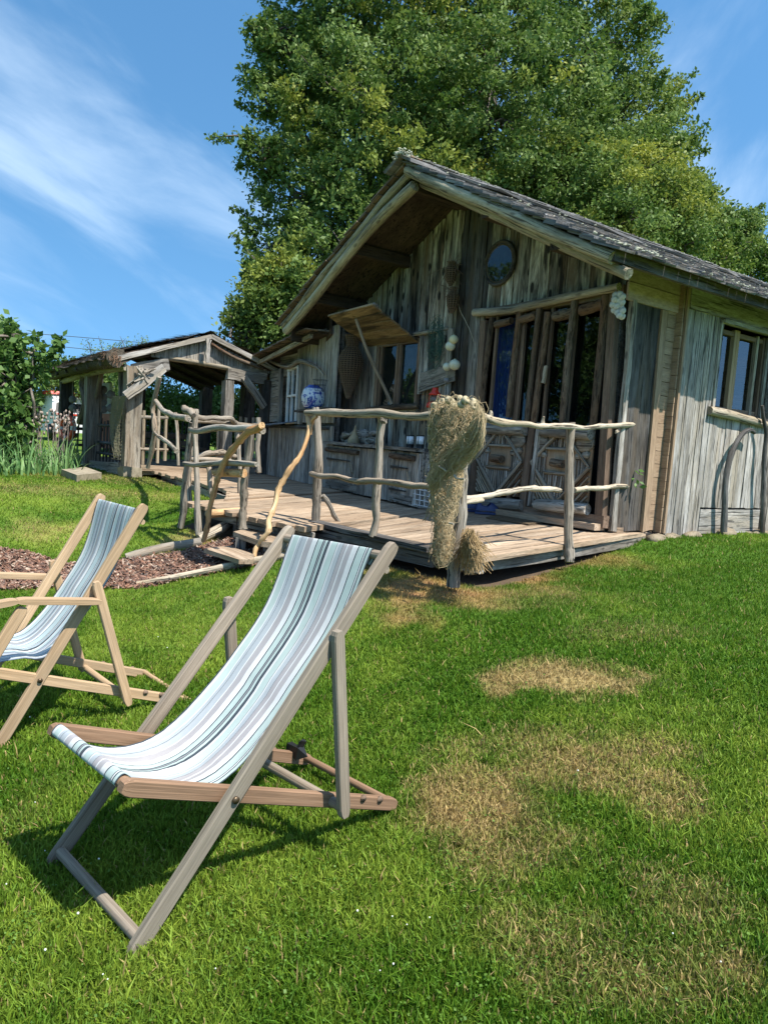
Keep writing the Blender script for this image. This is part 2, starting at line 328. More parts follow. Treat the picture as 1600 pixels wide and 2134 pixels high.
M_red = plain('red_enamel', (.55, .035, .015), .35)
M_rope = plain('old_rope', (.40, .36, .27), .9)

# ------------------------------------------------------------------ lawn colours
def vnoise(x, y, s, seed=0):
    x = np.asarray(x)*s+seed*17.3; y = np.asarray(y)*s+seed*5.7
    xi = np.floor(x); yi = np.floor(y); fx = x-xi; fy = y-yi; fx = fx*fx*(3-2*fx); fy = fy*fy*(3-2*fy)
    h = lambda a, b: np.modf(np.abs(np.sin(a*127.1+b*311.7+seed)*43758.5453))[0]
    return (h(xi, yi)*(1-fx)+h(xi+1, yi)*fx)*(1-fy)+(h(xi, yi+1)*(1-fx)+h(xi+1, yi+1)*fx)*fy
def fbm(x, y, s, seed=0): return sum(vnoise(x, y, s*2**k, seed+k)*.5**k for k in range(4))/1.875
F2 = F0[:2]; R2 = R0[:2]
PATCH = []
for px, py, rx, ry, kind, st in [(1185, 1418, 120, 34, 'sand', .6), (1100, 1400, 70, 30, 'dry', .7), (1050, 1425, 40, 30, 'dry', .9), (1000, 1650, 110, 100, 'dry', 1.), (1180, 1590, 190, 55, 'dry', .9), (1370, 1650, 85, 70, 'dry', .75),
        (1100, 1560, 160, 50, 'dry', .5), (1060, 1780, 150, 60, 'dry', .5), (1330, 1560, 120, 50, 'dry', .45), (1440, 1880, 150, 110, 'dry', .38), (1330, 2030, 230, 90, 'dry', .38), (1180, 1950, 160, 70, 'dry', .3), (1520, 2010, 80, 60, 'dry', .5),
        (890, 1212, 130, 34, 'soil', 1.), (1085, 1192, 95, 28, 'soil', 1.), (1230, 1165, 120, 18, 'soil', .6), (760, 1190, 120, 30, 'soil', .7), (1000, 1235, 220, 22, 'dry', .5), (1150, 1235, 60, 14, 'dry', .5),
        (440, 1120, 90, 22, 'dry', .75), (90, 1105, 80, 25, 'dry', .45), (300, 1000, 220, 10, 'dry', .4), (180, 1025, 200, 14, 'dry', .35), (350, 1145, 80, 12, 'dry', .6), (1340, 1320, 130, 20, 'dry', .2), (40, 1700, 60, 90, 'dry', .12)]:
    c = atg(px, py); a = atg(px, py-ry); b = atg(px, py+ry); d = (c[:2]@F2)
    PATCH.append((c[0], c[1], rx*d/FPX, abs((a[:2]-b[:2])@F2)/2, kind, st))
def dryness(x, y):
    dry = np.zeros_like(x); sand = np.zeros_like(x); soil = np.zeros_like(x)
    n = (fbm(x, y, 3.5, 3)-.5)*1.4; n2 = fbm(x, y, 14., 9)-.5
    for cx, cy, rx, ry, k, st in PATCH:
        dx = (x-cx)*R2[0]+(y-cy)*R2[1]; dy = (x-cx)*F2[0]+(y-cy)*F2[1]
        q = np.sqrt((dx/rx)**2+(dy/ry)**2)+n*1.2+n2*.8
        m = (1-sm(.35, 1.45, q))*st*(.92 if k == 'dry' else 1)*np.clip(.75+n2*1.2, .3, 1)
        if k == 'sand': sand = np.maximum(sand, (1-sm(.6, .95, q+n2*1.2))*st); dry = np.maximum(dry, m)
        elif k == 'soil': soil = np.maximum(soil, m)
        else: dry = np.maximum(dry, m)
    return dry, sand, soil
MULCH = [atg(px, py)[:2] for px, py in [(-160, 1125), (-40, 1138), (60, 1152), (140, 1176), (260, 1168), (380, 1152), (500, 1118), (600, 1130), (640, 1155), (540, 1178), (400, 1204), (290, 1226), (100, 1226), (-100, 1232), (-200, 1235)]]
def inpoly(x, y, P):
    r = np.zeros(x.shape, bool); n = len(P)
    for i in range(n):
        (x0, y0), (x1, y1) = P[i], P[(i+1) % n]
        c = ((y0 > y) != (y1 > y)) & (x < (x1-x0)*(y-y0)/(y1-y0+1e-12)+x0); r ^= c
    return r
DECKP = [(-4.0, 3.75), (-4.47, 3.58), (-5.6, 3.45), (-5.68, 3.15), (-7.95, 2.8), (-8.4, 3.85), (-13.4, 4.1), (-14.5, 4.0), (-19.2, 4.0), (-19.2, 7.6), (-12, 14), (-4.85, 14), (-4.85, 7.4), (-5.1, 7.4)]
def lawncol(x, y):
    dry, sand, soil = dryness(x, y); n = fbm(x, y, 1.3, 21); n2 = fbm(x, y, 9., 33)
    g1 = np.array([.070, .158, .012]); g2 = np.array([.185, .270, .032]); d1 = np.array([.40, .285, .12]); s1 = np.array([.44, .30, .145]); o1 = np.array([.38, .20, .09])
    k = np.clip(.28+(n-.5)*2.4+(n2-.5)*1.2+sm(4, 13, -x)*.3, 0, 1)[:, None]
    c = g1*(1-k)+g2*k
    c = c*(1-dry[:, None])+d1*(.8+.5*n2[:, None])*dry[:, None]
    c = c*(1-soil[:, None])+o1*(.75+.5*n2[:, None])*soil[:, None]
    c = c*(1-sand[:, None])+s1*(.85+.35*n2[:, None])*sand[:, None]
    return c, dry, sand, soil
# ground: one sheet, fine near the lawn and coarse to the horizon
gx = np.unique(np.concatenate([-np.geomspace(24, 700, 14), np.arange(-24, -9, .3), np.arange(-9, 1, .055), np.arange(1, 8, .3), np.geomspace(8, 700, 14)]))
gy = np.unique(np.concatenate([-np.geomspace(4, 700, 14), np.arange(-4, -.4, .3), np.arange(-.4, 9, .055), np.arange(9, 16, .3), np.geomspace(16, 700, 14)]))
X, Y = np.meshgrid(gx, gy); x = X.ravel(); y = Y.ravel(); c, dry, sand, soil = lawncol(x, y)
z = gh(x, y)-.006+.010*(fbm(x, y, 8, 2)-.5)*(np.hypot(x, y) < 25)
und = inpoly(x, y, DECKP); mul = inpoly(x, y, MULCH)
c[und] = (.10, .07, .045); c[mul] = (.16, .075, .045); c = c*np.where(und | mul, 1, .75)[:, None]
nx = len(gx); ii, jj = np.meshgrid(np.arange(nx-1), np.arange(len(gy)-1)); b0 = (jj*nx+ii).ravel()
M_ground = attrmat('lawn_soil', .95, noise=.35, sc=45, bump=.6)
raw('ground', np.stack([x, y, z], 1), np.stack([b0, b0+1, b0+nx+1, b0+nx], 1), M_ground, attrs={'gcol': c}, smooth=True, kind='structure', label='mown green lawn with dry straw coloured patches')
# grass blades
def blades():
    n = 720000
    r = 1.25*np.exp(rng.random(n)**.92*math.log(17/1.25)); a = rng.uniform(R(-40), R(40), n)
    x = F2[0]*r*np.cos(a)+R2[0]*r*np.sin(a); y = F2[1]*r*np.cos(a)+R2[1]*r*np.sin(a)
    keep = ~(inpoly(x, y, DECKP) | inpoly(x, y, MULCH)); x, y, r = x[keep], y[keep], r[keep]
    c, dry, sand, soil = lawncol(x, y); keep = (rng.random(len(x)) > sand*.85) & (rng.random(len(x)) > soil*.85); x, y, r, c, dry = x[keep], y[keep], r[keep], c[keep], dry[keep]
    n = len(x); z = gh(x, y); cl = fbm(x, y, 14, 5)
    h = (.010+.024*rng.random(n)**1.8+.016*np.clip(cl-.5, 0, 1)*2)*(1-.3*dry)*(1+.015*r); h = np.where(rng.random(n) < .012, h*2.0, h); wd = (.0011+.0008*rng.random(n))*(1+.34*r)
    th = rng.uniform(0, 2*math.pi, n); le = rng.normal(0, .6, n)+.25; ph = rng.uniform(0, 2*math.pi, n)
    dx, dy = np.cos(th)*wd, np.sin(th)*wd; lx, ly = np.cos(ph)*le*h, np.sin(ph)*le*h
    straw = (rng.random(n) < .03+.85*dry)[:, None]
    c = np.where(straw, np.array([.50, .37, .16])*rng.uniform(.45, 1.15, (n, 1)), c*rng.uniform(.75, 1.4, (n, 1))*np.array([1, 1, 1])+np.array([.05, .03, .0])*(rng.random((n, 1))**3))
    P = np.stack([x, y, z-.004], 1); A = P+np.stack([dx, dy, 0*dx], 1); B = P-np.stack([dx, dy, 0*dx], 1)
    mid = P+np.stack([lx*.35, ly*.35, h*.6], 1); C_ = mid-np.stack([dx, dy, 0*dx], 1)*.8; D = mid+np.stack([dx, dy, 0*dx], 1)*.8; T = P+np.stack([lx, ly, h], 1)
    near = r < 4.5
    k = np.where(near)[0]; f = np.where(~near)[0]
    v1 = np.stack([A[k], B[k], C_[k], D[k]], 1).reshape(-1, 3); i1 = np.arange(len(k)*4).reshape(-1, 4)
    # near blades: quad + tip triangle ; far blades: one triangle
    v2 = np.stack([D[k], C_[k], T[k]], 1).reshape(-1, 3); v3 = np.stack([A[f], B[f], T[f]], 1).reshape(-1, 3)
    m = attrmat('grass_blade', .6, trans=.42)
    q1 = np.stack([i1[:, 0], i1[:, 1], i1[:, 2]], 1); q2 = np.stack([i1[:, 0], i1[:, 2], i1[:, 3]], 1)
    vv = np.concatenate([v1, v2, v3]); o2 = len(v1); o3 = o2+len(v2)
    ff = np.concatenate([q1, q2, o2+np.arange(len(k)*3).reshape(-1, 3), o3+np.arange(len(f)*3).reshape(-1, 3)])
    cc = np.concatenate([np.repeat(c[k], 4, 0), np.repeat(c[k]*1.1, 3, 0), np.repeat(c[f], 3, 0)])
    raw('grass', vv, ff, m, attrs={'gcol': cc}, kind='stuff', label='short mown grass blades of the lawn, green with straw coloured ones', category='grass')
blades()
def weeds():
    P = []
    for _ in range(200):
        c = atg(random.uniform(-60, 1650), 1180+950*random.random()**.8); m = random.randint(6, 22); q = c+rng.normal(0, 1, (m, 3))*[.06, .06, 0]; q[:, 2] = gh(q[:, 0], q[:, 1])+rng.uniform(.012, .03, m); P.append(q)
    P = np.concatenate(P); n = len(P); th = rng.uniform(0, 6.28, n); s_ = rng.uniform(.0025, .0055, n)[:, None]; u = np.stack([np.cos(th), np.sin(th), rng.normal(0, .25, n)], 1)*s_; v = np.stack([-np.sin(th), np.cos(th), rng.normal(0, .25, n)], 1)*s_
    raw('clover_leaf', np.stack([P-u, P-v, P+u, P+v], 1).reshape(-1, 3), np.arange(n*4).reshape(-1, 4), leafmat('clover_green', (.07, .16, .02), (.15, .26, .04), (.2, .2, .05)), attrs={'rnd': np.repeat(rng.random(n), 4), 'yel': np.zeros(n*4)}, kind='stuff', label='small clover leaves growing through the lawn', category='clover')
# clover flowers in the lawn
mb = MB()
for _ in range(28):
    q = random.random(); px = random.uniform(-50, 900) if q < .8 else random.uniform(900, 1600); p = atg(px, random.uniform(1250, 2080) if q < .8 else random.uniform(1200, 2050))
    mb.ball(p+V(0, 0, .028), random.uniform(.002, .0042), sides=5, rings=3)
build(mb, 'clover_flower', plain('clover_white', (.75, .75, .66), .7), kind='stuff', label='tiny white clover heads scattered in the grass', cat='flowers')
weeds()
# mulch chips between two border logs
def chips():
    P = np.array(MULCH); n = 13000; x = rng.uniform(P[:, 0].min(), P[:, 0].max(), n*6); y = rng.uniform(P[:, 1].min(), P[:, 1].max(), n*6); k = inpoly(x, y, MULCH); x, y = x[k][:n], y[k][:n]; n = len(x)
    z = gh(x, y)+rng.uniform(.0, .02, n); th = rng.uniform(0, 6.28, n); l = rng.uniform(.008, .03, n); w_ = rng.uniform(.004, .010, n); ti = rng.normal(0, .35, n)
    u = np.stack([np.cos(th), np.sin(th), ti], 1)*l[:, None]; v = np.stack([-np.sin(th), np.cos(th), rng.normal(0, .4, n)], 1)*w_[:, None]; p = np.stack([x, y, z+.008], 1); h = np.array([0, 0, .006])
    vs = np.stack([p-u-v, p+u-v, p+u+v, p-u+v, p-u-v-h, p+u-v-h, p+u+v-h, p-u+v-h], 1).reshape(-1, 3); b = np.arange(n)[:, None]*8
    fs = np.concatenate([b+np.array([[0, 1, 2, 3]]), b+np.array([[0, 4, 5, 1]]), b+np.array([[2, 6, 7, 3]]), b+np.array([[1, 5, 6, 2]])])
    c = np.array([.165, .082, .05])*rng.uniform(.3, 1.5, (n, 1))+np.array([.05, .05, .05])*rng.random((n, 1)); pale = rng.random(n) < .12; c[pale] = (.42, .32, .24)
    raw('wood_chips', vs, fs, attrmat('bark_chip', .8), attrs={'gcol': np.repeat(c, 8, 0)}, kind='stuff', label='reddish bark chips covering the path to the deck steps', category='mulch')
chips()
g_ = lambda px, py, up=0.: atg(px, py)+V(0, 0, up)
mb = MB().log([g_(262, 1168, .03), g_(340, 1150, .035), g_(420, 1136, .03)], [.04, .055, .05], sides=7)
build(mb, 'border_log', MW['post'], label='grey bark log edging the far side of the chip path', cat='log', group='logs edging the chip path')
mb = MB().log([g_(415, 1132, .04), g_(460, 1118, .08), g_(500, 1095, .12)], [.055, .06, .04], sides=8)
build(mb, 'border_log', MW['drift'], label='short grey driftwood log leaning onto the lower step by the path', cat='log', group='logs edging the chip path')
mb = MB().log([g_(285, 1222, .02), g_(400, 1203, .03), g_(520, 1178, .03), g_(640, 1158, .03), g_(700, 1152, .03)], [.022, .03, .035, .04, .04], sides=7)
build(mb, 'border_log', MW['drift'], label='long thin pale log on the near side of the chip path', cat='log', group='logs edging the chip path')
# ------------------------------------------------------------------ cabin
def boards(parent, P, Q, zb, zt, wd, mat, off=0., name='board', t=.024, holes=(), jw=.35, gap=.011, jz=.0, seg=4, jit=.0022):
    P = V(*P); Q = V(*Q); L = np.linalg.norm(Q-P); d = (Q-P)/L; n = V(d[1], -d[0]); u = 0.; fb = (lambda a: zb) if np.isscalar(zb) else zb; ft = (lambda a: zt) if np.isscalar(zt) else zt; made = []
    while u < L-.02:
        wv = min(wd*random.uniform(1-jw, 1+jw), L-u)
        if L-u-wv < wd*.35: wv = L-u
        a, b = u+gap/2, u+wv-gap/2; m = (a+b)/2; iv = [(fb(m)-random.uniform(0, jz), ft(m))]
        for (h0, h1, z0, z1) in holes:
            if h0 < m < h1:
                nv = []
                for (s0, s1) in iv:
                    if z0 > s0: nv.append((s0, min(z0, s1)))
                    if z1 < s1: nv.append((max(z1, s0), s1))
                iv = [q for q in nv if q[1]-q[0] > .03]
        o = off+random.uniform(0, .012); c = P+d*m+n*(o+t/2)
        tilt = random.gauss(0, .004)
        for (s0, s1) in iv:
            mb = MB().bar((c[0], c[1], s0), (c[0]+d[0]*tilt, c[1]+d[1]*tilt, s1), (d[0], d[1], 0), b-a, t, seg=seg, jit=jit, g0=random.random())
            made.append(build(mb, name, mat, parent))
        u += wv
    return made
def hboards(parent, P, Q, z0, z1, wd, mat, off=0., name='siding_board', t=.024, gap=.005):
    P = V(*P); Q = V(*Q); d = nrm(Q-P); n = V(d[1], -d[0]); z = z0
    while z < z1-.01:
        w_ = min(wd*random.uniform(.96, 1.04), z1-z); o = off+random.uniform(0, .004); a = P+n*(o+t/2); b = Q+n*(o+t/2)
        build(MB().bar((a[0], a[1], z+w_/2), (b[0], b[1], z+w_/2), (0, 0, 1), w_-gap, t, seg=2, jit=.0012, g0=random.random()), name, mat, parent); z += w_
def panel(name, P, Q, zb, zt, mat, parent, t=.04, off=-.05, **k):
    """backing panel between two plan points; zb, zt pairs of heights"""
    P = V(*P); Q = V(*Q); d = nrm(Q-P); n = V(d[1], -d[0]); a = P+n*off; b = Q+n*off
    return build(MB().poly([(a[0], a[1], zb[0]), (b[0], b[1], zb[1]), (b[0], b[1], zt[1]), (a[0], a[1], zt[0])], (-n[0], -n[1], 0), t), name, mat, parent, **k)
def plog(name, pix, plane, rad, mat, parent, **kw):
    """round log through picture points lying on a plane"""
    pts = [at(a, b, *plane) if len(plane) == 2 else atv(a, b, plane[0], plane[1], plane[2] if len(plane) > 2 else 0) for a, b in pix]
    lab = kw.pop('label', None); return build(MB().log(pts, rad, **kw), name, mat, parent, label=lab)
RX, SL = -7.7, .49
zu = lambda x: 4.85-SL*abs(x-RX)              # underside line of the roof
cabin = thing('cabin', 'large weathered plank cabin with a shingled gable roof and glazed double door behind the deck', 'cabin', (-7.5, 6.6, .6))
YW = 6.5
# --- gable (door) wall
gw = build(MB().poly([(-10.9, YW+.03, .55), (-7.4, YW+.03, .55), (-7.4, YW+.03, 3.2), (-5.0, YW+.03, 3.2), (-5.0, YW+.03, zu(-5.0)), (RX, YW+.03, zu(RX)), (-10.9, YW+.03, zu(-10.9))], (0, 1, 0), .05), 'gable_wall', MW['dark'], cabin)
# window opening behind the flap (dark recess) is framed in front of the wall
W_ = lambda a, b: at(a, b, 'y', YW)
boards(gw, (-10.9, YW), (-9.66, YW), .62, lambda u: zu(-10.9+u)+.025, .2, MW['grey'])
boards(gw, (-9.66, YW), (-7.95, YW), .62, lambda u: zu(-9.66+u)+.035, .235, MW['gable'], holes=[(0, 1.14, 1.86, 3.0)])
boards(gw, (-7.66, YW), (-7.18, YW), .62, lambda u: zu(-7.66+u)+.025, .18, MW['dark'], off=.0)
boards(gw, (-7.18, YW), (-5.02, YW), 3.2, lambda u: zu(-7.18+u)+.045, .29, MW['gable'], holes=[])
boards(gw, (-7.42, YW-.04), (-7.17, YW-.04), .62, 3.16, .13, MW['grey'], name='board')
build(MB().bar((-7.85, YW-.07, .62), (-7.81, YW-.07, zu(-7.8)-.03), (1, 0, 0), .17, .11, seg=8, jit=.008), 'corner_post', MW['gable'], cabin)
build(MB().bar((-7.69, YW-.04, .62), (-7.69, YW-.04, zu(-7.7)-.1), (1, 0, 0), .10, .03, seg=6, jit=.004), 'dark_batten', MW['dark'], cabin)
# round window
rc = W_(1048, 550); rr = .265; rw = thing
fr = build(MB().torus(rc+V(0, -.06, 0), (0, 1, 0), rr, .024, 28, 8), 'round_window', MW['dark'], cabin, label='round porthole window with a twisted bark rim high in the gable')
build(MB().torus(rc+V(0, -.05, 0), (0, 1, 0), rr-.03, .02, 28, 6), 'window_frame', MW['frame'], fr)
build(MB().poly([rc+V(math.cos(a_)*(rr-.02), -.068, math.sin(a_)*(rr-.02)) for a_ in np.linspace(0, 2*math.pi, 29)[:-1]], (0, 1, 0), .006), 'pane', M_glass, fr)
build(MB().lathe(rc+V(0, -.050, 0), [(rr-.01, -.001), (rr-.01, .004)], (0, 1, 0), 28), 'window_back', MW['interior'], fr)
# --- double door
dX0, dX1 = -7.15, -5.02; yd = YW-.03
door = build(MB().poly([(dX0, YW+.06, .6), (dX1, YW+.06, .6), (dX1, YW+.06, 3.2), (dX0, YW+.06, 3.2)], (0, -1, 0), .0) if False else MB().bar((dX0, YW-.02, 3.17), (dX1, YW-.02, 3.19), (0, 0, 1), .12, .09, seg=4, jit=.003), 'door_lintel', MW['frame'], cabin)
plog('lintel_log', [(988, 651), (1060, 647), (1090, 640), (1180, 620), (1290, 598)], ('y', YW-.12), [.05, .05, .055, .05, .045], MW['drift'], cabin, label='long wavy log over the glazed doors')
def dbar(a, b, w_, t, mat, nm, par, y=YW-.05, **k):
    A = at(*a, 'y', y); B = at(*b, 'y', y); s = (1, 0, 0) if abs(B[2]-A[2]) > abs(B[0]-A[0]) else (0, 0, 1); return build(MB().bar(A, B, s, w_, t, seg=4, jit=.002, g0=random.random()), nm, mat, par, **k)
def dlog(a, b, r, mat, nm, par, y=YW-.09, **k):
    A = at(*a, 'y', y); B = at(*b, 'y', y); m = (A+B)/2+V(random.gauss(0, .008), 0, random.gauss(0, .006)); return build(MB().log([A, m, B], [r, r*1.04, r*.97], sides=8, sub=3), nm, mat, par, **k)
# threshold
build(MB().bar((-7.25, YW-.02, .68), (-4.98, YW-.02, .72), (0, 0, 1), .13, .12, seg=5, jit=.004), 'threshold', MW['frame'], cabin)
build(MB().bar((-7.4, YW-.11, .645), (-5.0, YW-.11, .66), (0, 1, 0), .16, .07, seg=5, jit=.003), 'threshold', MW['deck'], cabin)
# outer frame posts
for a, b in (((1012, 668), (985, 1052)), ((1282, 612), (1252, 1088))): dbar(a, b, .10, .10, MW['frame'], 'door_post', cabin, YW-.03)
def leaf(lab, xl, xm, xr, yt, ym, yb, mirror=False):
    """one door leaf; xl.. are (top,bottom) pixel columns"""
    d = build(MB().bar(at(xm[0]-6, yt[1]-4, 'y', YW+.0), at(xm[1]-6, yb[1], 'y', YW+.0), (1, 0, 0), .05, .045, seg=3), 'door', MW['frame'], cabin, label=lab)
    # panes
    for (a0, a1, b0, b1, y0, y1) in ((xl[0], xm[0], xl[1], xm[1], yt[0], ym[0]), (xm[0], xr[0], xm[1], xr[1], yt[1], ym[1])):
        q = [at(a0, y1-2, 'y', YW-.02)]
        A = at(a0, y0, 'y', YW-.02); B = at(a1, y0, 'y', YW-.02); x0 = A[0]; x1 = B[0]
        build(MB().poly([(x0, YW-.02, 1.74), (x1, YW-.02, 1.74), (x1, YW-.02, 3.12), (x0, YW-.02, 3.12)], (0, 1, 0), .006), 'pane', M_glass, d)
        for xx, s in ((x0, 1), (x1, -1)): build(MB().bar((xx+s*.02, YW-.035, 1.72), (xx+s*.02, YW-.035, 3.13), (1, 0, 0), .035, .04, seg=2), 'pane_bead', MW['frame'], d)
    return d
dL = leaf('left glazed door leaf with a blue curtain behind its left pane', (1036, 1010), (1094, 1065), (1130, 1105), (680, 672), (880, 885), (1050, 1055))
dR = leaf('right glazed door leaf with clear dark panes', (1150, 1112), (1200, 1165), (1262, 1235), (670, 655), (885, 890), (1058, 1070))
for par, lst in ((dL, [((1026, 662), (1002, 862), .036), ((1084, 650), (1060, 870), .042), ((1124, 640), (1098, 880), .04)]), (dR, [((1142, 650), (1112, 880), .04), ((1198, 625), (1172, 885), .045), ((1262, 615), (1235, 890), .045)])):
    for a, b, r in lst: dlog(a, b, r, MW['bark'], 'upright_log', par)
for par, a, b, r in ((dL, (1034, 676), (1066, 668), .05), (dL, (1082, 668), (1118, 656), .05), (dR, (1154, 660), (1196, 650), .058), (dR, (1210, 648), (1258, 632), .058)): dlog(a, b, r, MW['bark'], 'top_log', par, YW-.085)
for par, a, b in ((dL, (1012, 892), (1094, 897)), (dR, (1130, 897), (1232, 902))): dlog(a, b, .075, MW['grey'], 'middle_log', par, YW-.1)
for par, a, b in ((dL, (1000, 1044), (1088, 1052)), (dR, (1116, 1052), (1224, 1063))): dlog(a, b, .07, MW['grey'], 'bottom_log', par, YW-.1)
dbar((1112, 880), (1090, 1055), .10, .05, MW['frame'], 'meeting_stile', dL, YW-.06); dbar((1124, 880), (1104, 1055), .045, .05, MW['grey'], 'meeting_stile', dR, YW-.08)
dbar((1138, 762), (1131, 798), .045, .03, MW['drift'], 'latch_board', dR, YW-.11)
# lower door panels: sticks laid in a lozenge, log slices
def lozenge(par, x0, x1):
    zb, zt = .86, 1.70; xc = (x0+x1)/2; zc = (zb+zt)/2+.02; y = YW-.045
    build(MB().bar((xc, YW-.015, zb), (xc, YW-.015, zt), (1, 0, 0), x1-x0, .02, seg=2), 'door_panel', MW['tan'], par)
    def st(a, b, r=.014, m='drift', yy=y): return build(MB().log([(a[0], yy, a[1]), ((a[0]+b[0])/2+random.gauss(0, .004), yy, (a[1]+b[1])/2+random.gauss(0, .004)), (b[0], yy, b[1])], [r, r*1.1, r*.9], sides=5, sub=1), 'stick', MW[m], par)
    for a, b in (((x0, zc), (xc, zt)), ((xc, zt), (x1, zc)), ((x1, zc), (xc, zb)), ((xc, zb), (x0, zc))): st(a, b, .022, 'post', y-.02)
    hx = (x1-x0)/2
    for k in range(1, 8):                                  # diagonal rows in the two lower corners
        f = k/8
        st((x0+.01, zc-(zc-zb)*f), (x0+hx*(1-f)+.0, zb), .012); st((x1-.01, zc-(zc-zb)*f), (x1-hx*(1-f), zb), .012, 'bark' if k % 2 else 'post')
    n = 22
    for k in range(1, n):                                # upright sticks inside the lozenge
        xx = x0+(x1-x0)*k/n; q = 1-abs(xx-xc)/hx; top = zc+(zt-zc)*q; bot = zc-(zc-zb)*q
        inn = abs(xx-xc) < hx*.5
        if inn: top = zc-.12; 
        if top-bot > .06: st((xx, bot+.01), (xx, top-.01), .013, 'grey')
        if inn: st((xx, zc+.20), (xx, min(zc+.32, zc+(zt-zc)*q-.02)), .012, 'grey')
    st((xc-hx*.5, zc+.18), (xc+hx*.5, zc+.18), .018, 'post', y-.015); st((xc-hx*.52, zc-.1), (xc+hx*.52, zc-.1), .018, 'post', y-.015)
    st((xc-hx*.4, zc+.33), (xc+hx*.4, zc+.33), .016, 'post', y-.01); st((xc, zc+.2), (xc, zt-.02), .02, 'post', y-.015)
    build(MB().log([(xc-.09, y-.045, zc+.02), (xc+.09, y-.045, zc+.01)], [.05, .05], sides=8, sub=3), 'door_knob_log', MW['bark'], par)
    for (sx, sz, r) in ((x0+.1, zt-.13, .11), (x1-.1, zt-.13, .11), (x0+.28, zt-.08, .04), (x1-.28, zt-.08, .04), (xc-.07, zc+.39, .03), (xc+.07, zc+.39, .035), (x1-.07, zc+.13, .045), (x0+.06, zc+.16, .04), (x0+.18, zt-.3, .035), (x1-.17, zt-.3, .04)):
        build(MB().lathe((sx, y+.01, sz), [(r, -.03), (r*1.02, 0), (r, .03)], (0, 1, 0), 14, .03), 'log_slice', MW['post'] if r < .1 else MW['grey'], par)
zl = [at(1000, 960, 'y', YW)[0], at(1094, 960, 'y', YW)[0], at(1115, 960, 'y', YW)[0], at(1236, 960, 'y', YW)[0]]
lozenge(dL, zl[0], zl[1]); lozenge(dR, zl[2], zl[3])
# --- returned end wall of the door bay (faces right) and the corner
build(MB().bar((-5.0, 6.86, .62), (-4.985, 6.78, 3.1), (0, 1, 0), .52, .04, seg=8, jit=.004), 'end_board', MW['dark'], cabin, label='wide plank beside the doors, darkened for the roof shade')  # dark wood stands in for shade from the roof overhang
build(MB().bar((-4.97, 6.56, .62), (-4.96, 6.54, 3.1), (0, 1, 0), .07, .05, seg=10, jit=.008), 'waney_batten', MW['grey'], cabin)
build(MB().bar((-4.965, 7.13, .62), (-4.965, 7.08, 3.08), (0, 1, 0), .10, .05, seg=6, jit=.003), 'corner_batten', MW['tan'], cabin)
rw_ = panel('bay_wall', (-5.02, YW), (-5.02, 7.45), (.55, .55), (3.5, 3.5), MW['dark'], cabin)
hboards(rw_, (-5.0, 7.17), (-5.0, 7.36), .62, 3.1, .152, MW['tan'], off=.01)
for (z0, z1) in ((3.08, 3.27), (3.275, 3.46)): hboards(rw_, (-4.99, 6.42), (-4.99, 7.37), z0, z1, .2, MW['beige'], off=.02)
cw = panel('corner_wall', (-5.0, 7.37), (-4.9, 7.37), (.6, .6), (3.5, 3.5), MW['dark'], cabin, t=.03, off=-.03)
hboards(cw, (-4.98, 7.36), (-4.885, 7.36), .60, 3.45, .15, MW['tan'], off=.01, name='siding_board')
build(MB().bar((-4.87, 7.37, .6), (-4.87, 7.37, 3.4), (0, 1, 0), .035, .03, seg=2), 'corner_bead', MW['tan'], cabin)
# --- right wall
XR = -4.9; ww = [8.06, 9.30, 2.12, 3.05]
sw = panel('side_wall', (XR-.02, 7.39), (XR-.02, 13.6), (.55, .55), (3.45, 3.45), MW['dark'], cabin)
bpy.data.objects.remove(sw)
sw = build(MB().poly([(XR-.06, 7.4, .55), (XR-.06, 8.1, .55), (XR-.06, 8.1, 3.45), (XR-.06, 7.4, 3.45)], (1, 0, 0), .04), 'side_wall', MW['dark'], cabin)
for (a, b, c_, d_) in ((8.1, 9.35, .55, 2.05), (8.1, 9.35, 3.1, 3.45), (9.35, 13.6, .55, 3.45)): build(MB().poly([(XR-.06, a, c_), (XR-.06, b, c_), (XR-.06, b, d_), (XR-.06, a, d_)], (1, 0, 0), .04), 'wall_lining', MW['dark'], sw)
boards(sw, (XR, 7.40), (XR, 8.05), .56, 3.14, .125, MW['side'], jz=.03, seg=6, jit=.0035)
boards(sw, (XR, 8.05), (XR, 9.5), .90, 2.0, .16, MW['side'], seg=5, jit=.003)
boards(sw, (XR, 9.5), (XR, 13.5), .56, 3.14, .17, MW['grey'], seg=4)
hboards(sw, (XR, 8.07), (XR, 9.45), .58, .88, .3, MW['side'], name='base_board', off=.005)
build(MB().bar((XR+.03, 7.4, 3.28), (XR+.03, 13.5, 3.28), (0, 0, 1), .29, .04, seg=8, jit=.003), 'head_board', MW['grey'], sw, label='wide grey green board under the right eave')
build(MB().bar((XR+.06, 8.06, 3.10), (XR+.06, 10.5, 3.10), (0, 0, 1), .045, .06, seg=4, jit=.002), 'head_trim', MW['side'], sw)
win = build(MB().bar((XR-.03, 8.08, 2.08), (XR-.03, 8.08, 3.08), (0, 1, 0), .05, .16, seg=3), 'side_window', MW['side'], cabin, label='two pane window in the sunlit side wall')
wf = [(8.13, 'post'), (8.60, 'oak'), (8.66, 'oak'), (9.12, 'post'), (9.28, 'dark')]
for yy, mt in wf: build(MB().bar((XR-.10, yy, 2.08), (XR-.10, yy, 3.08), (0, 1, 0), .055, .05, seg=3, jit=.001), 'window_frame', MW['frame' if mt == 'dark' else mt], win)
for zz_ in (2.11, 3.03): build(MB().bar((XR-.11, 8.1, zz_), (XR-.11, 9.3, zz_), (0, 0, 1), .05, .05), 'window_frame', MW['frame'], win)
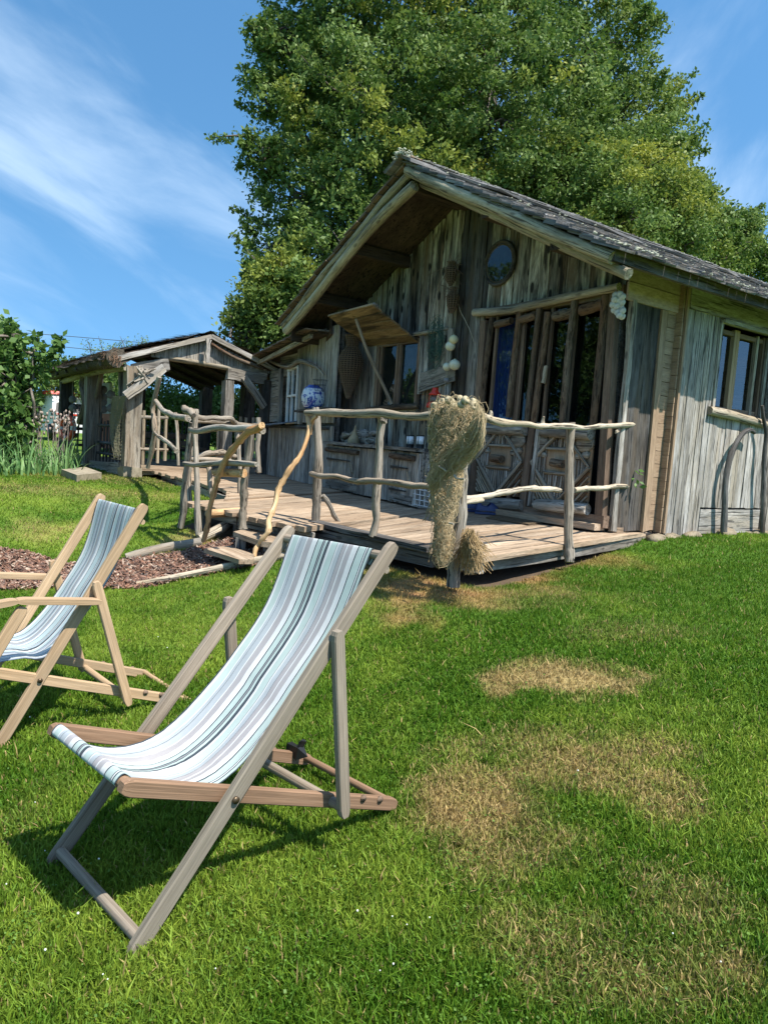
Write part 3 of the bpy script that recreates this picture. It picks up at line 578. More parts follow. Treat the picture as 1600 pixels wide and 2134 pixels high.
for a, b in ((8.15, 8.58), (8.69, 9.1)): build(MB().poly([(XR-.13, a, 2.1), (XR-.13, b, 2.1), (XR-.13, b, 3.05), (XR-.13, a, 3.05)], (1, 0, 0), .006), 'pane', M_glass, win)
build(MB().bar((XR-.11, 9.28, 2.05), (XR-.11, 9.50, 2.05), (0, 0, 1), 1., .02) if False else MB().bar((XR-.05, 9.4, 2.0), (XR-.05, 9.4, 3.08), (0, 1, 0), .22, .03, seg=3, jit=.002), 'window_board', MW['grey'], win)
build(MB().log([(XR+.05, 7.98, 2.05), (XR+.06, 8.5, 2.03), (XR+.05, 9.1, 1.99), (XR+.04, 9.45, 1.97)], [.055, .06, .05, .04], sides=9), 'sill_log', MW['drift'], cabin, label='grey log sill under the side window')
build(MB().log([(XR-.3, 8.4, 2.72), (XR-.3, 8.4, 2.52)], .02, sides=8), 'window_handle', M_white, win)
# --- closing walls
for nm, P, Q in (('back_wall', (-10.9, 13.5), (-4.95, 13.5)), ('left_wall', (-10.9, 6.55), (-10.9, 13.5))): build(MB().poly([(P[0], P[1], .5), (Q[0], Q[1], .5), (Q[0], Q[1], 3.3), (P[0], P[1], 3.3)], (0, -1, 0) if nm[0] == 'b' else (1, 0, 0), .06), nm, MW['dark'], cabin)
build(MB().poly([(-10.9, 13.44, 3.3), (-4.95, 13.44, 3.3), (RX, 13.44, 4.8)], (0, 1, 0), .05), 'back_gable', MW['dark'], cabin)
build(MB().poly([(-10.9, 6.6, .56), (-4.97, 6.6, .56), (-4.97, 13.4, .56), (-10.9, 13.4, .56)], (0, 0, 1), .03), 'floor', MW['interior'], cabin)
build(MB().poly([(-10.8, 8.1, .6), (-4.97, 8.0, .6), (-4.97, 8.0, 3.3), (-10.8, 8.1, 3.3)], (0, 1, 0), .05), 'partition', MW['interior'], cabin)
# curtain behind the left pane
cv = MB(); n = 40; xs = np.linspace(-7.12, -6.74, n); vs = []
for zc_ in (1.6, 3.12):
    for i, xx in enumerate(xs): vs.append((xx, YW+.16+.03*math.sin(i*1.1), zc_))
cv.add(vs, [(i, i+1, n+i+1, n+i) for i in range(n-1)], None, True); build(cv, 'curtain', plain('blue_cloth', (.04, .10, .42), .9, nz=.2), dL)
# --- roof
YF, YB = 5.42, 14.2; EX = 3.3
roof = MB()
for s in (-1, 1):
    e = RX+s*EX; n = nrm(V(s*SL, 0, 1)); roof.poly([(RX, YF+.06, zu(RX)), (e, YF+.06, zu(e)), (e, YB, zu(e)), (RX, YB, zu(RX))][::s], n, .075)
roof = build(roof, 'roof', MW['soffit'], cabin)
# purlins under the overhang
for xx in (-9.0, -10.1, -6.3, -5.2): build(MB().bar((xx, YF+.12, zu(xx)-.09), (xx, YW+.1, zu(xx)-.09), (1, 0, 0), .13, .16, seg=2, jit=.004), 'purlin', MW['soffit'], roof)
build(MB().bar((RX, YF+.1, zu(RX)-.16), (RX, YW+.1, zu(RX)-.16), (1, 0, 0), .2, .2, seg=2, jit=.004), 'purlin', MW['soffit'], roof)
# shingles : rows up both slopes; the front two columns of each row are single pieces, the rest of a row joined
for s in (-1, 1):
    up = V(-s*1, 0, SL); up = nrm(up); nn = nrm(V(s*SL, 0, 1)); e0 = RX+s*(EX+.09); slope = (EX+.09)*math.hypot(1, SL); rows = 21
    base = V(e0, 0, zu(e0)+.0)
    st = MB()
    for r in range(rows):
        dist = r*slope/rows; y = YF-.03-random.uniform(0, .04); col = 0
        while y < YB:
            wv = random.uniform(.14, .26); c = base+up*dist+V(0, y+wv/2, 0)+nn*(.088+random.uniform(-.004, .008)); Lg = slope/rows*1.9
            t_ = nrm(up+nn*-.10); tgt = MB() if col < 4 else st
            tgt.bar(c-up*random.uniform(0, .03), c+t_*Lg, (0, 1, 0), wv-.006, random.uniform(.016, .028), seg=1, jit=.003, g0=random.random())
            if tgt is not st: build(tgt, 'shingle', MW['shback'] if (s < 0 and col == 0) else MW['shingle'], roof)
            y += wv; col += 1
    build(st, 'shingle', MW['shingle'], roof, kind='stuff', label='rows of grey split shingles with lichen')
# eave boards + ridge
build(MB().bar((RX+EX+.0, YF+.02, zu(RX+EX)+.02), (RX+EX+.0, YB, zu(RX+EX)+.02), (0, 0, 1), .13, .05, seg=8, jit=.004), 'eave_board', MW['dark'], roof)
build(MB().bar((RX-EX, YF+.02, zu(RX-EX)+.02), (RX-EX, YB, zu(RX-EX)+.02), (0, 0, 1), .13, .05, seg=8, jit=.004), 'eave_board', MW['dark'], roof)
for s in (-1, 1):
    nn = nrm(V(s*SL, 0, 1)); a = V(RX+s*.14, YF-.14, zu(RX+s*.14)+.14); build(MB().bar(a, a+V(0, YB-YF, 0), (1, 0, -s*SL), .32, .035, seg=24, jit=.01), 'ridge_board', MW['shingle'], roof)
# verge logs (two each side)
def vl(s, a, b, dz, y, r, lab=None):
    A = RX+s*a; B = RX+s*b; pts = [(A+(B-A)*t, y+random.gauss(0, .012), zu(A+(B-A)*t)+dz+random.gauss(0, .012)) for t in (0, .25, .5, .75, 1)]
    return build(MB().log(pts, [r, r*1.05, r, r*.95, r*.9], sides=10, sub=4, jit=.07), 'verge_log', MW['verge'], roof, label=lab)
vl(-1, -.03, 2.0, -.02, YF+.03, .055); vl(-1, 1.98, 3.28, -.02, YF+.03, .052); vl(-1, -.12, 3.22, -.14, YF+.06, .072)
vl(1, .02, 3.3, -.02, YF+.02, .07); vl(1, .1, 3.38, -.085, YF+.16, .06)
# lichen on the right roof edge and ridge
mb = MB()
for _ in range(1100):
    q = random.random(); y_ = YF+(YB-YF)*random.random()**1.3
    if q < .6: dd = random.uniform(EX-.45, EX+.06); x_ = RX+dd
    elif q < .85: x_ = RX+random.uniform(-.2, .3)
    else: x_ = RX+random.uniform(0, EX)
    if fbm(np.array([x_*2]), np.array([y_]), 2.)[0] < .54: continue
    mb.ball((x_, y_, zu(x_)+.135+random.uniform(-.01, .01)+(.05 if abs(x_-RX) < .3 else 0)), random.uniform(.007, .022), (1.2, 1.2, .5), 5, 3, .3)
for _ in range(90): mb.ball((RX+random.uniform(-.15, .1), YF-.14+random.uniform(-.03, .2), zu(RX)+.17+random.uniform(-.06, .04)), random.uniform(.01, .026), (1, 1, .7), 5, 3, .3)
build(mb, 'lichen', M_lichen, roof, kind='stuff', label='crusts of pale lichen on the shingles')
# --- propped window flap
hL, hR = at(765, 720, 'y', YW-.06), at(871, 711, 'y', YW-.06); oL, oR = at(684, 657, 'y', 5.6), at(775, 632, 'y', 5.6)
fl = build(MB().bar(hL+V(0, 0, .05), hR+V(0, 0, .05), (0, 0, 1), .05, .04, seg=3, jit=.002), 'window_flap', MW['frame'], cabin, label='top hung board shutter propped open with a stick')
nb = 5
for i in range(nb):
    a0 = lerp(oL, hL, (i+.5)/nb); a1 = lerp(oR, hR, (i+.5)/nb); w_ = np.linalg.norm(oL-hL)/nb-.004
    build(MB().bar(a0, a1, nrm(hL-oL), w_, .028, seg=4, jit=.002, g0=random.random()), 'board', MW['plywood'], fl)
up_ = nrm(np.cross(nrm(hL-oL), nrm(oR-oL))); up_ = up_ if up_[2] > 0 else -up_
build(MB().bar(lerp(oL, hL, .08)+up_*.03, lerp(oR, hR, .08)+up_*.03, nrm(hL-oL), .08, .03, seg=2), 'edge_batten', MW['grey'], fl)
build(MB().log([at(742, 664, 'y', 5.72), at(765, 730, 'y', 5.95), at(793, 790, 'y', 6.2), at(816, 842, 'y', 6.37)], [.025, .028, .03, .028], sides=7, knot=.25), 'prop_stick', MW['post'], fl, label='peeled stick holding the flap up')
# --- recessed casement under the flap
cz0, cz1, cx0, cx1 = 1.93, 2.94, -9.62, -8.52
wn = build(MB().bar((cx0-.02, YW-.03, cz0-.05), (cx1+.05, YW-.03, cz0-.03), (0, 0, 1), .06, .12, seg=4, jit=.002), 'window', MW['post'], cabin, label='two pane casement window under the propped flap')
for xx, w_ in ((cx0+.02, .07), (cx0+.12, .045), (-9.07, .05), (-9.0, .04), (cx1-.02, .05)): build(MB().bar((xx, YW-.03, cz0), (xx, YW-.03, cz1), (1, 0, 0), w_, .06, seg=3, jit=.001), 'window_frame', MW['frame'], wn)
for zz_ in (cz0+.02, cz1): build(MB().bar((cx0, YW-.035, zz_), (cx1, YW-.035, zz_), (0, 0, 1), .06, .06, seg=2), 'window_frame', MW['frame'], wn)
for a, b in ((cx0+.14, -9.1), (-8.98, cx1-.04)): build(MB().poly([(a, YW-.025, cz0+.04), (b, YW-.025, cz0+.04), (b, YW-.025, cz1-.03), (a, YW-.025, cz1-.03)], (0, 1, 0), .006), 'pane', M_glass, wn)
build(MB().poly([(cx0, YW+.0, cz0), (cx1, YW+.0, cz0), (cx1, YW+.0, cz1), (cx0, YW+.0, cz1)], (0, 1, 0), .004), 'window_back', MW['interior'], wn)
plog('sill_log', [(765, 853), (800, 850), (850, 847), (872, 846)], ('y', YW-.12), [.035, .045, .045, .035], MW['bark'], cabin)
plog('head_log', [(860, 697), (885, 692), (910, 689), (935, 683)], ('y', YW-.12), [.03, .035, .03, .03], MW['post'], cabin)
# open side shutter made of a frame and two slanting boards
sh = build(MB().bar(at(880, 690, 'y', YW-.1), at(873, 822, 'y', YW-.1), (1, 0, 0), .06, .03, seg=4, jit=.003), 'side_shutter', MW['grey'], cabin, label='ragged grey shutter with slanting boards beside the window')
build(MB().bar(at(940, 684, 'y', YW-.12), at(930, 850, 'y', YW-.12), (1, 0, 0), .09, .04, seg=5, jit=.005), 'shutter_post', MW['grey'], sh)
for k in range(4): build(MB().bar(at(888+k*14, 690, 'y', YW-.07), at(884+k*13.5, 800-k*6, 'y', YW-.07), (1, 0, 0), .13, .02, seg=4, jit=.003), 'board', MW['dark' if k % 2 else 'grey'], sh)
for (a, b, w_) in (((876, 788), (946, 766), .15), ((874, 808), (948, 783), .14)): build(MB().bar(at(*a, 'y', YW-.13), at(*b, 'y', YW-.15), (0, 0, 1), w_, .025, seg=4, jit=.003), 'board', MW['grey'], sh)
# --- bay on the left with the small white window
BP, BQ = (-10.1, 6.04), (-13.5, 6.5)
dv_ = nrm(V(BQ[0]-BP[0], BQ[1]-BP[1])); Bp = lambda px, py, off=0.: atv(px, py, BP, BQ, off)
def bu(px, py): p = Bp(px, py); return (p[:2]-V(*BP))@dv_, p[2]
bay = build(MB().poly([(BQ[0], BQ[1]+.03, .55), (BP[0], BP[1]+.03, .55), (BP[0], BP[1]+.03, zu(-10.1)-.02), (-10.9, 6.18, 3.25), (BQ[0], BQ[1]+.03, 2.62)], (.13, .99, 0), .05), 'lean_to', MW['dark'], cabin, label='lean-to bay with boards paled for sunlight and a small white window left of the main gable')
Lb = np.linalg.norm(V(*BQ)-V(*BP)); Zb = lambda u: min(3.3, 2.55+.30*u)
# window occupies px 585..625 -> u range
ua, za_ = bu(562, 700); ub, _ = bu(640, 800); 
boards(bay, BQ, BP, lambda u: .62, lambda u: 1.62, .17, MW['side'], seg=5)  # paler wood on the bay stands in for grazing sunlight
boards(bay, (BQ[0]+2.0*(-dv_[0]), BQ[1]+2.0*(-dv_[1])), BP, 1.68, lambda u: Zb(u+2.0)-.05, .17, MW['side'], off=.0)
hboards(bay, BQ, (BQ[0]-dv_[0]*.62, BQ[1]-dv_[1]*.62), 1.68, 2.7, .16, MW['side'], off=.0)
boards(bay, (BQ[0]-dv_[0]*1.55, BQ[1]-dv_[1]*1.55), (BQ[0]-dv_[0]*2.05, BQ[1]-dv_[1]*2.05), 1.68, 3.05, .2, MW['grey'], off=.0)
hboards(bay, (BQ[0]-dv_[0]*.6, BQ[1]-dv_[1]*.6), (BQ[0]-dv_[0]*1.6, BQ[1]-dv_[1]*1.6), 2.55, 2.95, .18, MW['grey'], off=.0)
dbw = lambda a, b, w_, t, mt, nm, par, off: build(MB().bar(Bp(*a, off), Bp(*b, off), (dv_[0], dv_[1], 0) if abs(a[1]-b[1]) > abs(a[0]-b[0]) else (0, 0, 1), w_, t, seg=4, jit=.003), nm, MW.get(mt, M_white) if isinstance(mt, str) else mt, par)
sgn = 1 if (V(dv_[1], -dv_[0])@(-V(*BP)) > 0) else -1
bwn = dbw((586, 768), (582, 886), .10, .06, 'grey', 'small_window', cabin, 0.06)
setp(bwn, label='small white framed window in the lean-to bay')
for a, b, w_ in (((602, 770), (597, 884), .05), ((622, 762), (616, 880), .05), ((611, 768), (606, 882), .03)): dbw(a, b, w_, .04, M_white, 'window_frame', bwn, .04)
for a, b in (((600, 772), (622, 764)), ((599, 826), (618, 823)), ((597, 882), (616, 880))): dbw(a, b, .035, .04, M_white, 'window_frame', bwn, .045)
dbw((630, 752), (624, 884), .09, .06, 'grey', 'window_post', bwn, .06)
q = [Bp(598, 884, .02), Bp(619, 882, .02), Bp(624, 764, .02), Bp(602, 768, .02)]; build(MB().poly(q, (.13, .99, 0), .006), 'pane', M_glass, bwn)
a, b = Bp(572, 886, .0), Bp(622, 882, .0); nO = V(-dv_[1], dv_[0])
nO = nO if nO[1] < 0 else -nO
build(MB().poly([a+V(0, 0, .03), b+V(0, 0, .03), b+V(nO[0]*.3, nO[1]*.3, -.03), a+V(nO[0]*.3, nO[1]*.3, -.03)], (0, 0, 1), .02), 'slate_sill', M_slate, bwn)
a, b = Bp(556, 889, .0), Bp(690, 893, 0); build(MB().bar(a+V(nO[0]*.05, nO[1]*.05, 0), b+V(nO[0]*.05, nO[1]*.05, 0), (0, 0, 1), .04, .08, seg=5, jit=.004), 'ledge', MW['dark'], bay)
hd = [Bp(p, q, .1) for p, q in ((562, 752), (590, 763), (606, 763), (622, 752), (640, 756), (660, 765), (675, 782))]
build(MB().log(hd, [.03, .035, .04, .045, .035, .025, .015], sides=7, knot=.2), 'head_branch', MW['post'], bay, label='curved grey branch over the small window')
# lean-to roof
lr = build(MB().bar(Bp(648, 700, .33), Bp(538, 757, .33), (0, 1, 0), .06, .07, seg=5, jit=.003), 'lean_to_roof', MW['verge'], cabin, label='small shingled lean-to roof left of the gable')
A = Bp(650, 692, .35); B = Bp(532, 750, .35); inw = V(-nO[0], -nO[1], 0)
build(MB().poly([A, B, B+inw*3, A+inw*3], (0, 0, 1), .03), 'roof_deck', MW['soffit'], lr)
for r in range(9):
    for c_ in range(8):
        p = lerp(B, A, r/9)+inw*(c_*.22-.03)+V(0, 0, .05+.01*(c_ % 2)); sd_ = nrm(A-B)
        build(MB().bar(p-sd_*.02, p+sd_*.42+V(0, 0, -.02), (inw[0], inw[1], 0), .21, .022, seg=1, jit=.003), 'shingle', MW['shback'] if c_ == 0 else MW['shingle'], lr)
build(MB().bar((-10.35, 6.0, 3.27), (-10.9, 6.2, 3.1), (0, 0, 1), .32, .04), 'eave_filler', MW['soffit'], cabin)
build(MB().bar((-10.95, 5.6, 3.12), (-10.95, 6.6, 3.12), (0, 0, 1), .25, .04), 'eave_filler', MW['soffit'], cabin)
# foundation stones and base
for px, py, r in ((1370, 1128, .13), (1400, 1125, .12), (1440, 1124, .13), (1512, 1122, .16), (1578, 1112, .12), (1592, 1128, .09), (1560, 1126, .07)):
    p = at(px, py-6, 'x', XR+.06); o = build(MB().ball((p[0], p[1], float(gh(p[0], p[1]))-.02), r, (.8, 1.3, .55), 8, 6, .2), 'foundation_stone', M_stone, cabin)
# ------------------------------------------------------------------ deck
deck = thing('deck', 'low wooden deck of wide grey brown planks running along the front of the cabin', 'deck', (-7, 5, .6))
def along(P, t):
    P = [V(*p) for p in P]; ls = [np.linalg.norm(P[i+1]-P[i]) for i in range(len(P)-1)]; s = t*sum(ls)
    for i, l in enumerate(ls):
        if s <= l or i == len(ls)-1: return lerp(P[i], P[i+1], min(1, s/l))
        s -= l
# fan-laid planks: (front edge, back edge, number)
def fan(Fp, Bk, n, z=.6, wobble=.02):
    for i in range(n):
        f0, f1 = along(Fp, i/n), along(Fp, (i+1)/n); b0, b1 = along(Bk, i/n), along(Bk, (i+1)/n); g = .005
        e = random.uniform(-wobble, wobble); d = nrm((b0+b1)/2-(f0+f1)/2); f0, f1 = f0-d*e, f1-d*e; s = nrm(f1-f0)
        dz = random.uniform(-.003, .003); mb = MB(); k = 3
        vs = []; gs = []
        L = np.linalg.norm(b0-f0); wv = np.linalg.norm(f1-f0)
        for q in range(k+1):
            a = lerp(f0, b0, q/k)+s*g; b = lerp(f1, b1, q/k)-s*g; j = random.gauss(0, .002)
            for (p, ge) in ((a, -wv/2), (b, wv/2)):
                for (zz_, gz) in ((z+dz+j, .02), (z+dz-.045, -.02)): vs.append((p[0], p[1], zz_)); gs.append((L*q/k, ge, gz))
        fs = [(0, 1, 3, 2), (k*4, k*4+2, k*4+3, k*4+1)]
        for q in range(k): o = q*4; fs += [(o, o+2, o+6, o+4), (o+1, o+5, o+7, o+3), (o, o+4, o+5, o+1), (o+2, o+3, o+7, o+6)]
        mb.add(vs, fs, gs); build(mb, 'plank', MW['deck'], deck)
fan([(-3.98, 3.75), (-4.47, 3.60), (-5.66, 3.50)], [(-5.02, 7.38), (-5.3, 6.6), (-7.4, 6.5)], 15)
fan([(-5.66, 3.12), (-6.59, 2.98), (-7.95, 2.80)], [(-7.4, 6.5), (-8.5, 6.5), (-9.9, 6.5)], 16, wobble=.05)
fan([(-8.0, 3.35), (-9.3, 3.93), (-13.45, 4.15)], [(-9.9, 6.5), (-10.3, 6.1), (-13.5, 6.55)], 28, z=.615, wobble=.05)
# joists and fascia under the edges
J = MW['dark']
for a, b in (((-4.05, 3.82), (-5.66, 3.62)), ((-5.7, 3.25), (-7.9, 2.95)), ((-8.3, 3.75), (-13.3, 4.3)), ((-4.15, 4.0), (-5.0, 7.2))):
    build(MB().bar((*a, .50), (*b, .50), (0, 0, 1), .10, .05, seg=4, jit=.003), 'joist', MW['grey'], deck)
for px, py, pl in ((1113, 1160, -4.43), (1237, 1135, -4.75), (880, 1150, None), (740, 1130, None)):
    p = at(px, py-30, 'z', .5)
    build(MB().bar((p[0]+.02, p[1], .20), (p[0]+.02, p[1], .552), (.3, 1, 0), .11, .09), 'deck_post', MW['post'], deck)
for x_, y_ in ((-6.2, 3.2), (-7.0, 3.1), (-7.7, 3.0)): build(MB().bar((x_, y_, .2), (x_, y_, .55), (1, 0, 0), .1, .1), 'deck_post', MW['dark'], deck)
# step-down boards seen along the middle of the front edge
build(MB().bar(at(655, 1090, 'z', .585), at(905, 1146, 'z', .585), (0, 1, 0), .16, .04, seg=6, jit=.006), 'edge_board', MW['dark'], deck, label='dark weathered board along the front edge')
build(MB().bar(at(655, 1112, 'z', .50), at(905, 1168, 'z', .50), (0, 0, 1), .12, .04, seg=6, jit=.004), 'edge_board', MW['dark'], deck)
build(MB().bar((-5.14, 7.40, .63), (-5.0, 6.62, .63), (1, 0, 0), .09, .05, seg=3, jit=.003), 'edge_board', MW['deck'], deck)
# steps
st = thing('steps', 'two rough wooden steps between peeled branch handrails', 'steps', g_(530, 1160))
def slab(pts, z, t, mat, par, nm='tread'): return build(MB().poly([(p[0], p[1], z-t) for p in [at(a, b, 'z', z) for a, b in pts]], (0, 0, 1), t), nm, mat, par)
slab([(486, 1108), (510, 1102), (640, 1122), (600, 1134), (545, 1128)], .46, .05, MW['deck'], st)
build(MB().bar((*at(505, 1125, 'z', .4)[:2], .22), (*at(505, 1125, 'z', .4)[:2], .42), (1, 1, 0), .10, .08), 'step_post', MW['grey'], st)
build(MB().bar((*at(562, 1150, 'z', .34)[:2], .25), (*at(562, 1150, 'z', .34)[:2], .42), (1, 1, 0), .10, .08), 'step_post', MW['grey'], st)
slab([(425, 1143), (475, 1137), (530, 1155), (528, 1166), (498, 1166)], .34, .04, MW['deck'], st)
build(MB().log([at(432, 1070, 'z', .56), at(465, 1069, 'z', .56), at(502, 1066, 'z', .56)], .045, sides=9), 'cross_log', MW['peeled'], st)
build(MB().log([at(448, 984, 'y', 2.7), at(480, 985, 'y', 2.7), at(507, 986, 'y', 2.7)], .04, sides=9), 'cross_log', MW['peeled'], st)
# ------------------------------------------------------------------ railings
def vlog(pix, y, rad, mat, par, nm, plane=None, **k):
    pts = [at(a, b, 'y', y if np.isscalar(y) else y[i]) for i, (a, b) in enumerate(pix)]; lab = k.pop('label', None)
    fine = []
    for i in range(len(pts)-1): fine += [pts[i], (pts[i]+pts[i+1])/2+rng.normal(0, .008, 3)]
    fine.append(pts[-1])
    if not np.isscalar(rad): rr_ = []; [rr_.extend([rad[i], (rad[i]+rad[i+1])/2]) for i in range(len(rad)-1)]; rad = [q*.76*random.uniform(.9, 1.1) for q in rr_+[rad[-1]]]
    else: rad = rad*.78
    pts = fine; k.setdefault('sides', 10); k.setdefault('knot', .16); k.setdefault('jit', .15); return build(MB().log(pts, rad, **k), nm, MW[mat], par, label=lab)
rl = thing('driftwood_railing', 'rustic railing of pale driftwood logs along the right part of the deck', 'railing', g_(945, 1214))
vlog([(944, 1222), (950, 1140), (962, 1000), (968, 880)], 3.44, [.056, .054, .05, .046], 'post', rl, 'post')
vlog([(1186, 1172), (1184, 1120), (1186, 1000), (1189, 880)], 5.14, [.052, .051, .049, .048], 'post', rl, 'post')
vlog([(776, 1118), (783, 1050), (790, 950), (797, 872)], 3.5, [.045, .045, .042, .05], 'post', rl, 'post')
vlog([(657, 1104), (660, 1040), (664, 950), (657, 850)], 3.52, [.062, .062, .058, .052], 'post', rl, 'post')
vlog([(795, 874), (805, 880)], [3.5, 3.45], [.03, .015], 'post', rl, 'snag', sub=2)
vlog([(638, 860), (690, 860), (760, 862), (830, 866), (900, 866), (960, 864)], 3.40, [.044, .048, .048, .044, .046, .044], 'drift', rl, 'top_rail', label='thick pale top rail left of the net')
vlog([(985, 862), (1020, 874), (1060, 882), (1120, 888), (1185, 888), (1250, 888), (1310, 885), (1366, 886)], [3.4, 3.7, 4.0, 4.5, 5.05, 5.9, 6.7, 7.3], [.036, .038, .035, .032, .034, .034, .036, .032], 'drift', rl, 'top_rail', label='long bleached top rail running back to the house corner')
for px, py, y_ in ((1021, 868, 3.7), (1131, 880, 4.6), (1286, 895, 6.3)): vlog([(px, py+6), (px+2, py-12 if py < 890 else py+2)], y_, [.03, .01], 'drift', rl, 'snag', sub=2)
vlog([(648, 987), (700, 992), (745, 1003), (800, 1003), (860, 1012), (905, 1016)], 3.42, [.033, .032, .034, .033, .032, .03], 'post', rl, 'lower_rail')
vlog([(958, 1038), (1000, 1036), (1040, 1028), (1080, 1021), (1130, 1020), (1168, 1023)], [3.5, 3.8, 4.1, 4.4, 4.8, 5.1], [.026, .03, .032, .033, .03, .03], 'drift', rl, 'lower_rail')
vlog([(966, 1048), (1005, 1042)], [3.5, 3.8], [.018, .022], 'drift', rl, 'snag', sub=2)
vlog([(1196, 1022), (1240, 1018), (1280, 1013), (1320, 1015), (1354, 1018)], [5.2, 5.8, 6.4, 7.0, 7.3], [.03, .031, .034, .034, .028], 'drift', rl, 'lower_rail')
vlog([(672, 1032), (690, 1060), (706, 1088)], [3.55, 3.65, 3.75], .028, 'post', rl, 'brace')
# stair handrails
hr = thing('stair_handrail', 'left curved handrail, a peeled orange branch bending over to a grey post', 'handrail', g_(430, 1125), 'peeled branch handrails at the steps')
vlog([(424, 1128), (434, 1090), (445, 1030), (458, 985), (490, 930), (520, 898), (546, 886)], [2.62]*7, [.03, .032, .033, .034, .035, .038, .038], 'peeled', hr, 'handrail_branch', knot=.3)
vlog([(505, 1102), (508, 1040), (514, 970), (522, 900)], 2.75, [.047, .046, .044, .042], 'post', hr, 'post')
hr2 = thing('stair_handrail', 'right handrail, a twisting pale branch climbing to the thick top rail', 'handrail', g_(530, 1160), 'peeled branch handrails at the steps')
vlog([(530, 1160), (540, 1135), (560, 1105), (566, 1070), (580, 1020), (606, 975), (634, 930), (645, 890), (640, 864)], [2.75, 2.8, 2.85, 2.9, 3.0, 3.1, 3.25, 3.35, 3.4], [.027, .028, .03, .032, .03, .028, .027, .028, .025], 'peeled', hr2, 'handrail_branch', knot=.35)
vlog([(645, 905), (650, 880), (660, 866)], 3.38, [.025, .028, .025], 'peeled', hr2, 'fork')
# left railing: a box of crooked posts
rl2 = thing('crooked_railing', 'crooked railing of dark grey branches around the left end of the deck', 'railing', g_(400, 1110))
L2 = [([(376, 1100), (383, 1030), (392, 950), (400, 880)], 2.75, [.045, .045, .04, .04]), ([(414, 1116), (411, 1050), (409, 970), (406, 900), (408, 852)], 2.78, [.05, .05, .045, .045, .045]),
      ([(397, 1060), (393, 1000), (398, 930)], 3.3, [.05, .05, .035]), ([(440, 1030), (437, 985), (436, 960)], 3.6, [.04, .04, .035]), ([(500, 1030), (497, 950), (492, 880)], 3.9, [.045, .04, .04]),
      ([(540, 985), (536, 930), (538, 870)], 4.4, [.045, .045, .04]), ([(372, 970), (370, 900), (366, 860)], 4.0, [.035, .035, .035])]
for a, y_, r in L2: vlog(a, y_, r, 'post', rl2, 'post', sides=7)
for a, y_, r in [([(384, 850), (398, 858), (404, 866)], 2.7, [.05, .06, .045]), ([(396, 895), (440, 893), (490, 893), (548, 897)], 2.68, [.04, .042, .038, .04]), ([(405, 868), (440, 870), (480, 872), (495, 882)], [2.9, 3.2, 3.6, 3.9], [.04, .04, .04, .035]),
      ([(405, 878), (450, 880), (500, 884), (545, 888)], [3.0, 3.4, 3.9, 4.4], [.03, .03, .035, .035]), ([(384, 966), (420, 968), (470, 964), (535, 968)], 2.68, [.038, .04, .04, .035]),
      ([(390, 958), (430, 945), (460, 942), (495, 952)], [3.0, 3.3, 3.6, 3.9], [.04, .045, .05, .04]), ([(400, 957), (440, 957), (480, 958)], [2.9, 3.1, 3.4], [.03, .03, .03]),
      ([(325, 835), (340, 856), (365, 868), (392, 872)], [3.9, 3.7, 3.3, 2.8], [.05, .05, .05, .045]), ([(322, 900), (340, 915), (368, 940)], [3.9, 3.8, 3.6], [.04, .04, .04])]:
    vlog(a, y_, r, 'post', rl2, 'rail', sides=8)
vlog([(308, 975), (322, 900), (318, 850), (332, 785)], 3.9, [.05, .05, .05, .05], 'post', rl2, 'post', label='forked light grey post beside the pavilion')
# ------------------------------------------------------------------ fishing net over the railing post
net = thing('fishing_net', 'thick tangled straw coloured fishing net with cork floats draped over the railing post', 'fishing net', g_(940, 1212))
YN = 3.3
def np_(px, py, y=YN): return at(px, py, 'y', y)
prof = [(948, 838, 40), (952, 858, 52), (950, 885, 56), (945, 915, 50), (940, 945, 42), (930, 975, 33), (933, 1005, 29), (929, 1035, 27), (924, 1065, 21), (926, 1090, 16), (923, 1120, 15), (923, 1150, 13), (922, 1168, 8)]
body = MB(); ns = 20; vs = []; gs = []
for i, (px, py, r) in enumerate(prof):
    c = np_(px, py); rm = r*np.linalg.norm(c-CAM)/FPX*.66
    for k in range(ns):
        a = 2*math.pi*k/ns; rr = rm*(1+.10*math.sin(5*a+i*1.3)+random.uniform(-.06, .06))
        d = RT*math.cos(a)+F0*math.sin(a)*.62; vs.append(c+d*rr+V(0, 0, random.uniform(-.01, .01))); gs.append(vs[-1])
fs = [(i*ns+k, i*ns+(k+1) % ns, (i+1)*ns+(k+1) % ns, (i+1)*ns+k) for i in range(len(prof)-1) for k in range(ns)]; fs += [tuple(range(ns))[::-1]]
body.add(vs, fs, gs, True); build(body, 'net_bundle', plain('net_bulk', (.30, .255, .15), 1., .1, c2=(.12, .10, .055), sc=40, bump=1.), net)
def strands(n, kind):
    mb = MB()
    for _ in range(n):
        i0 = random.uniform(0, len(prof)-2.2); ln = random.uniform(.8, 3.2); a = random.uniform(-math.pi, 0) if random.random() < .8 else random.uniform(0, math.pi); da = random.choice([random.gauss(0, .25), random.gauss(1.0, .4), random.gauss(0, 1.2)]); pts = []
        m = 6
        for q in range(m+1):
            i = min(i0+ln*q/m, len(prof)-1.01); k = int(i); f = i-k; px, py, r = [lerp(prof[k][j], prof[k+1][j], f) for j in range(3)]
            c = np_(px, py); rm = r*np.linalg.norm(c-CAM)/FPX*random.choice([random.uniform(.68, .9), random.uniform(.86, 1.06), random.uniform(.9, 1.12)]); aa = a+da*q/m+random.gauss(0, .13)
            pts.append(c+(RT*math.cos(aa)+F0*math.sin(aa)*.62)*rm+V(0, 0, random.gauss(0, .012)))
        mb.log(pts, random.uniform(.0014, .0028), sides=3, sub=1, caps=False, jit=0)
    return mb
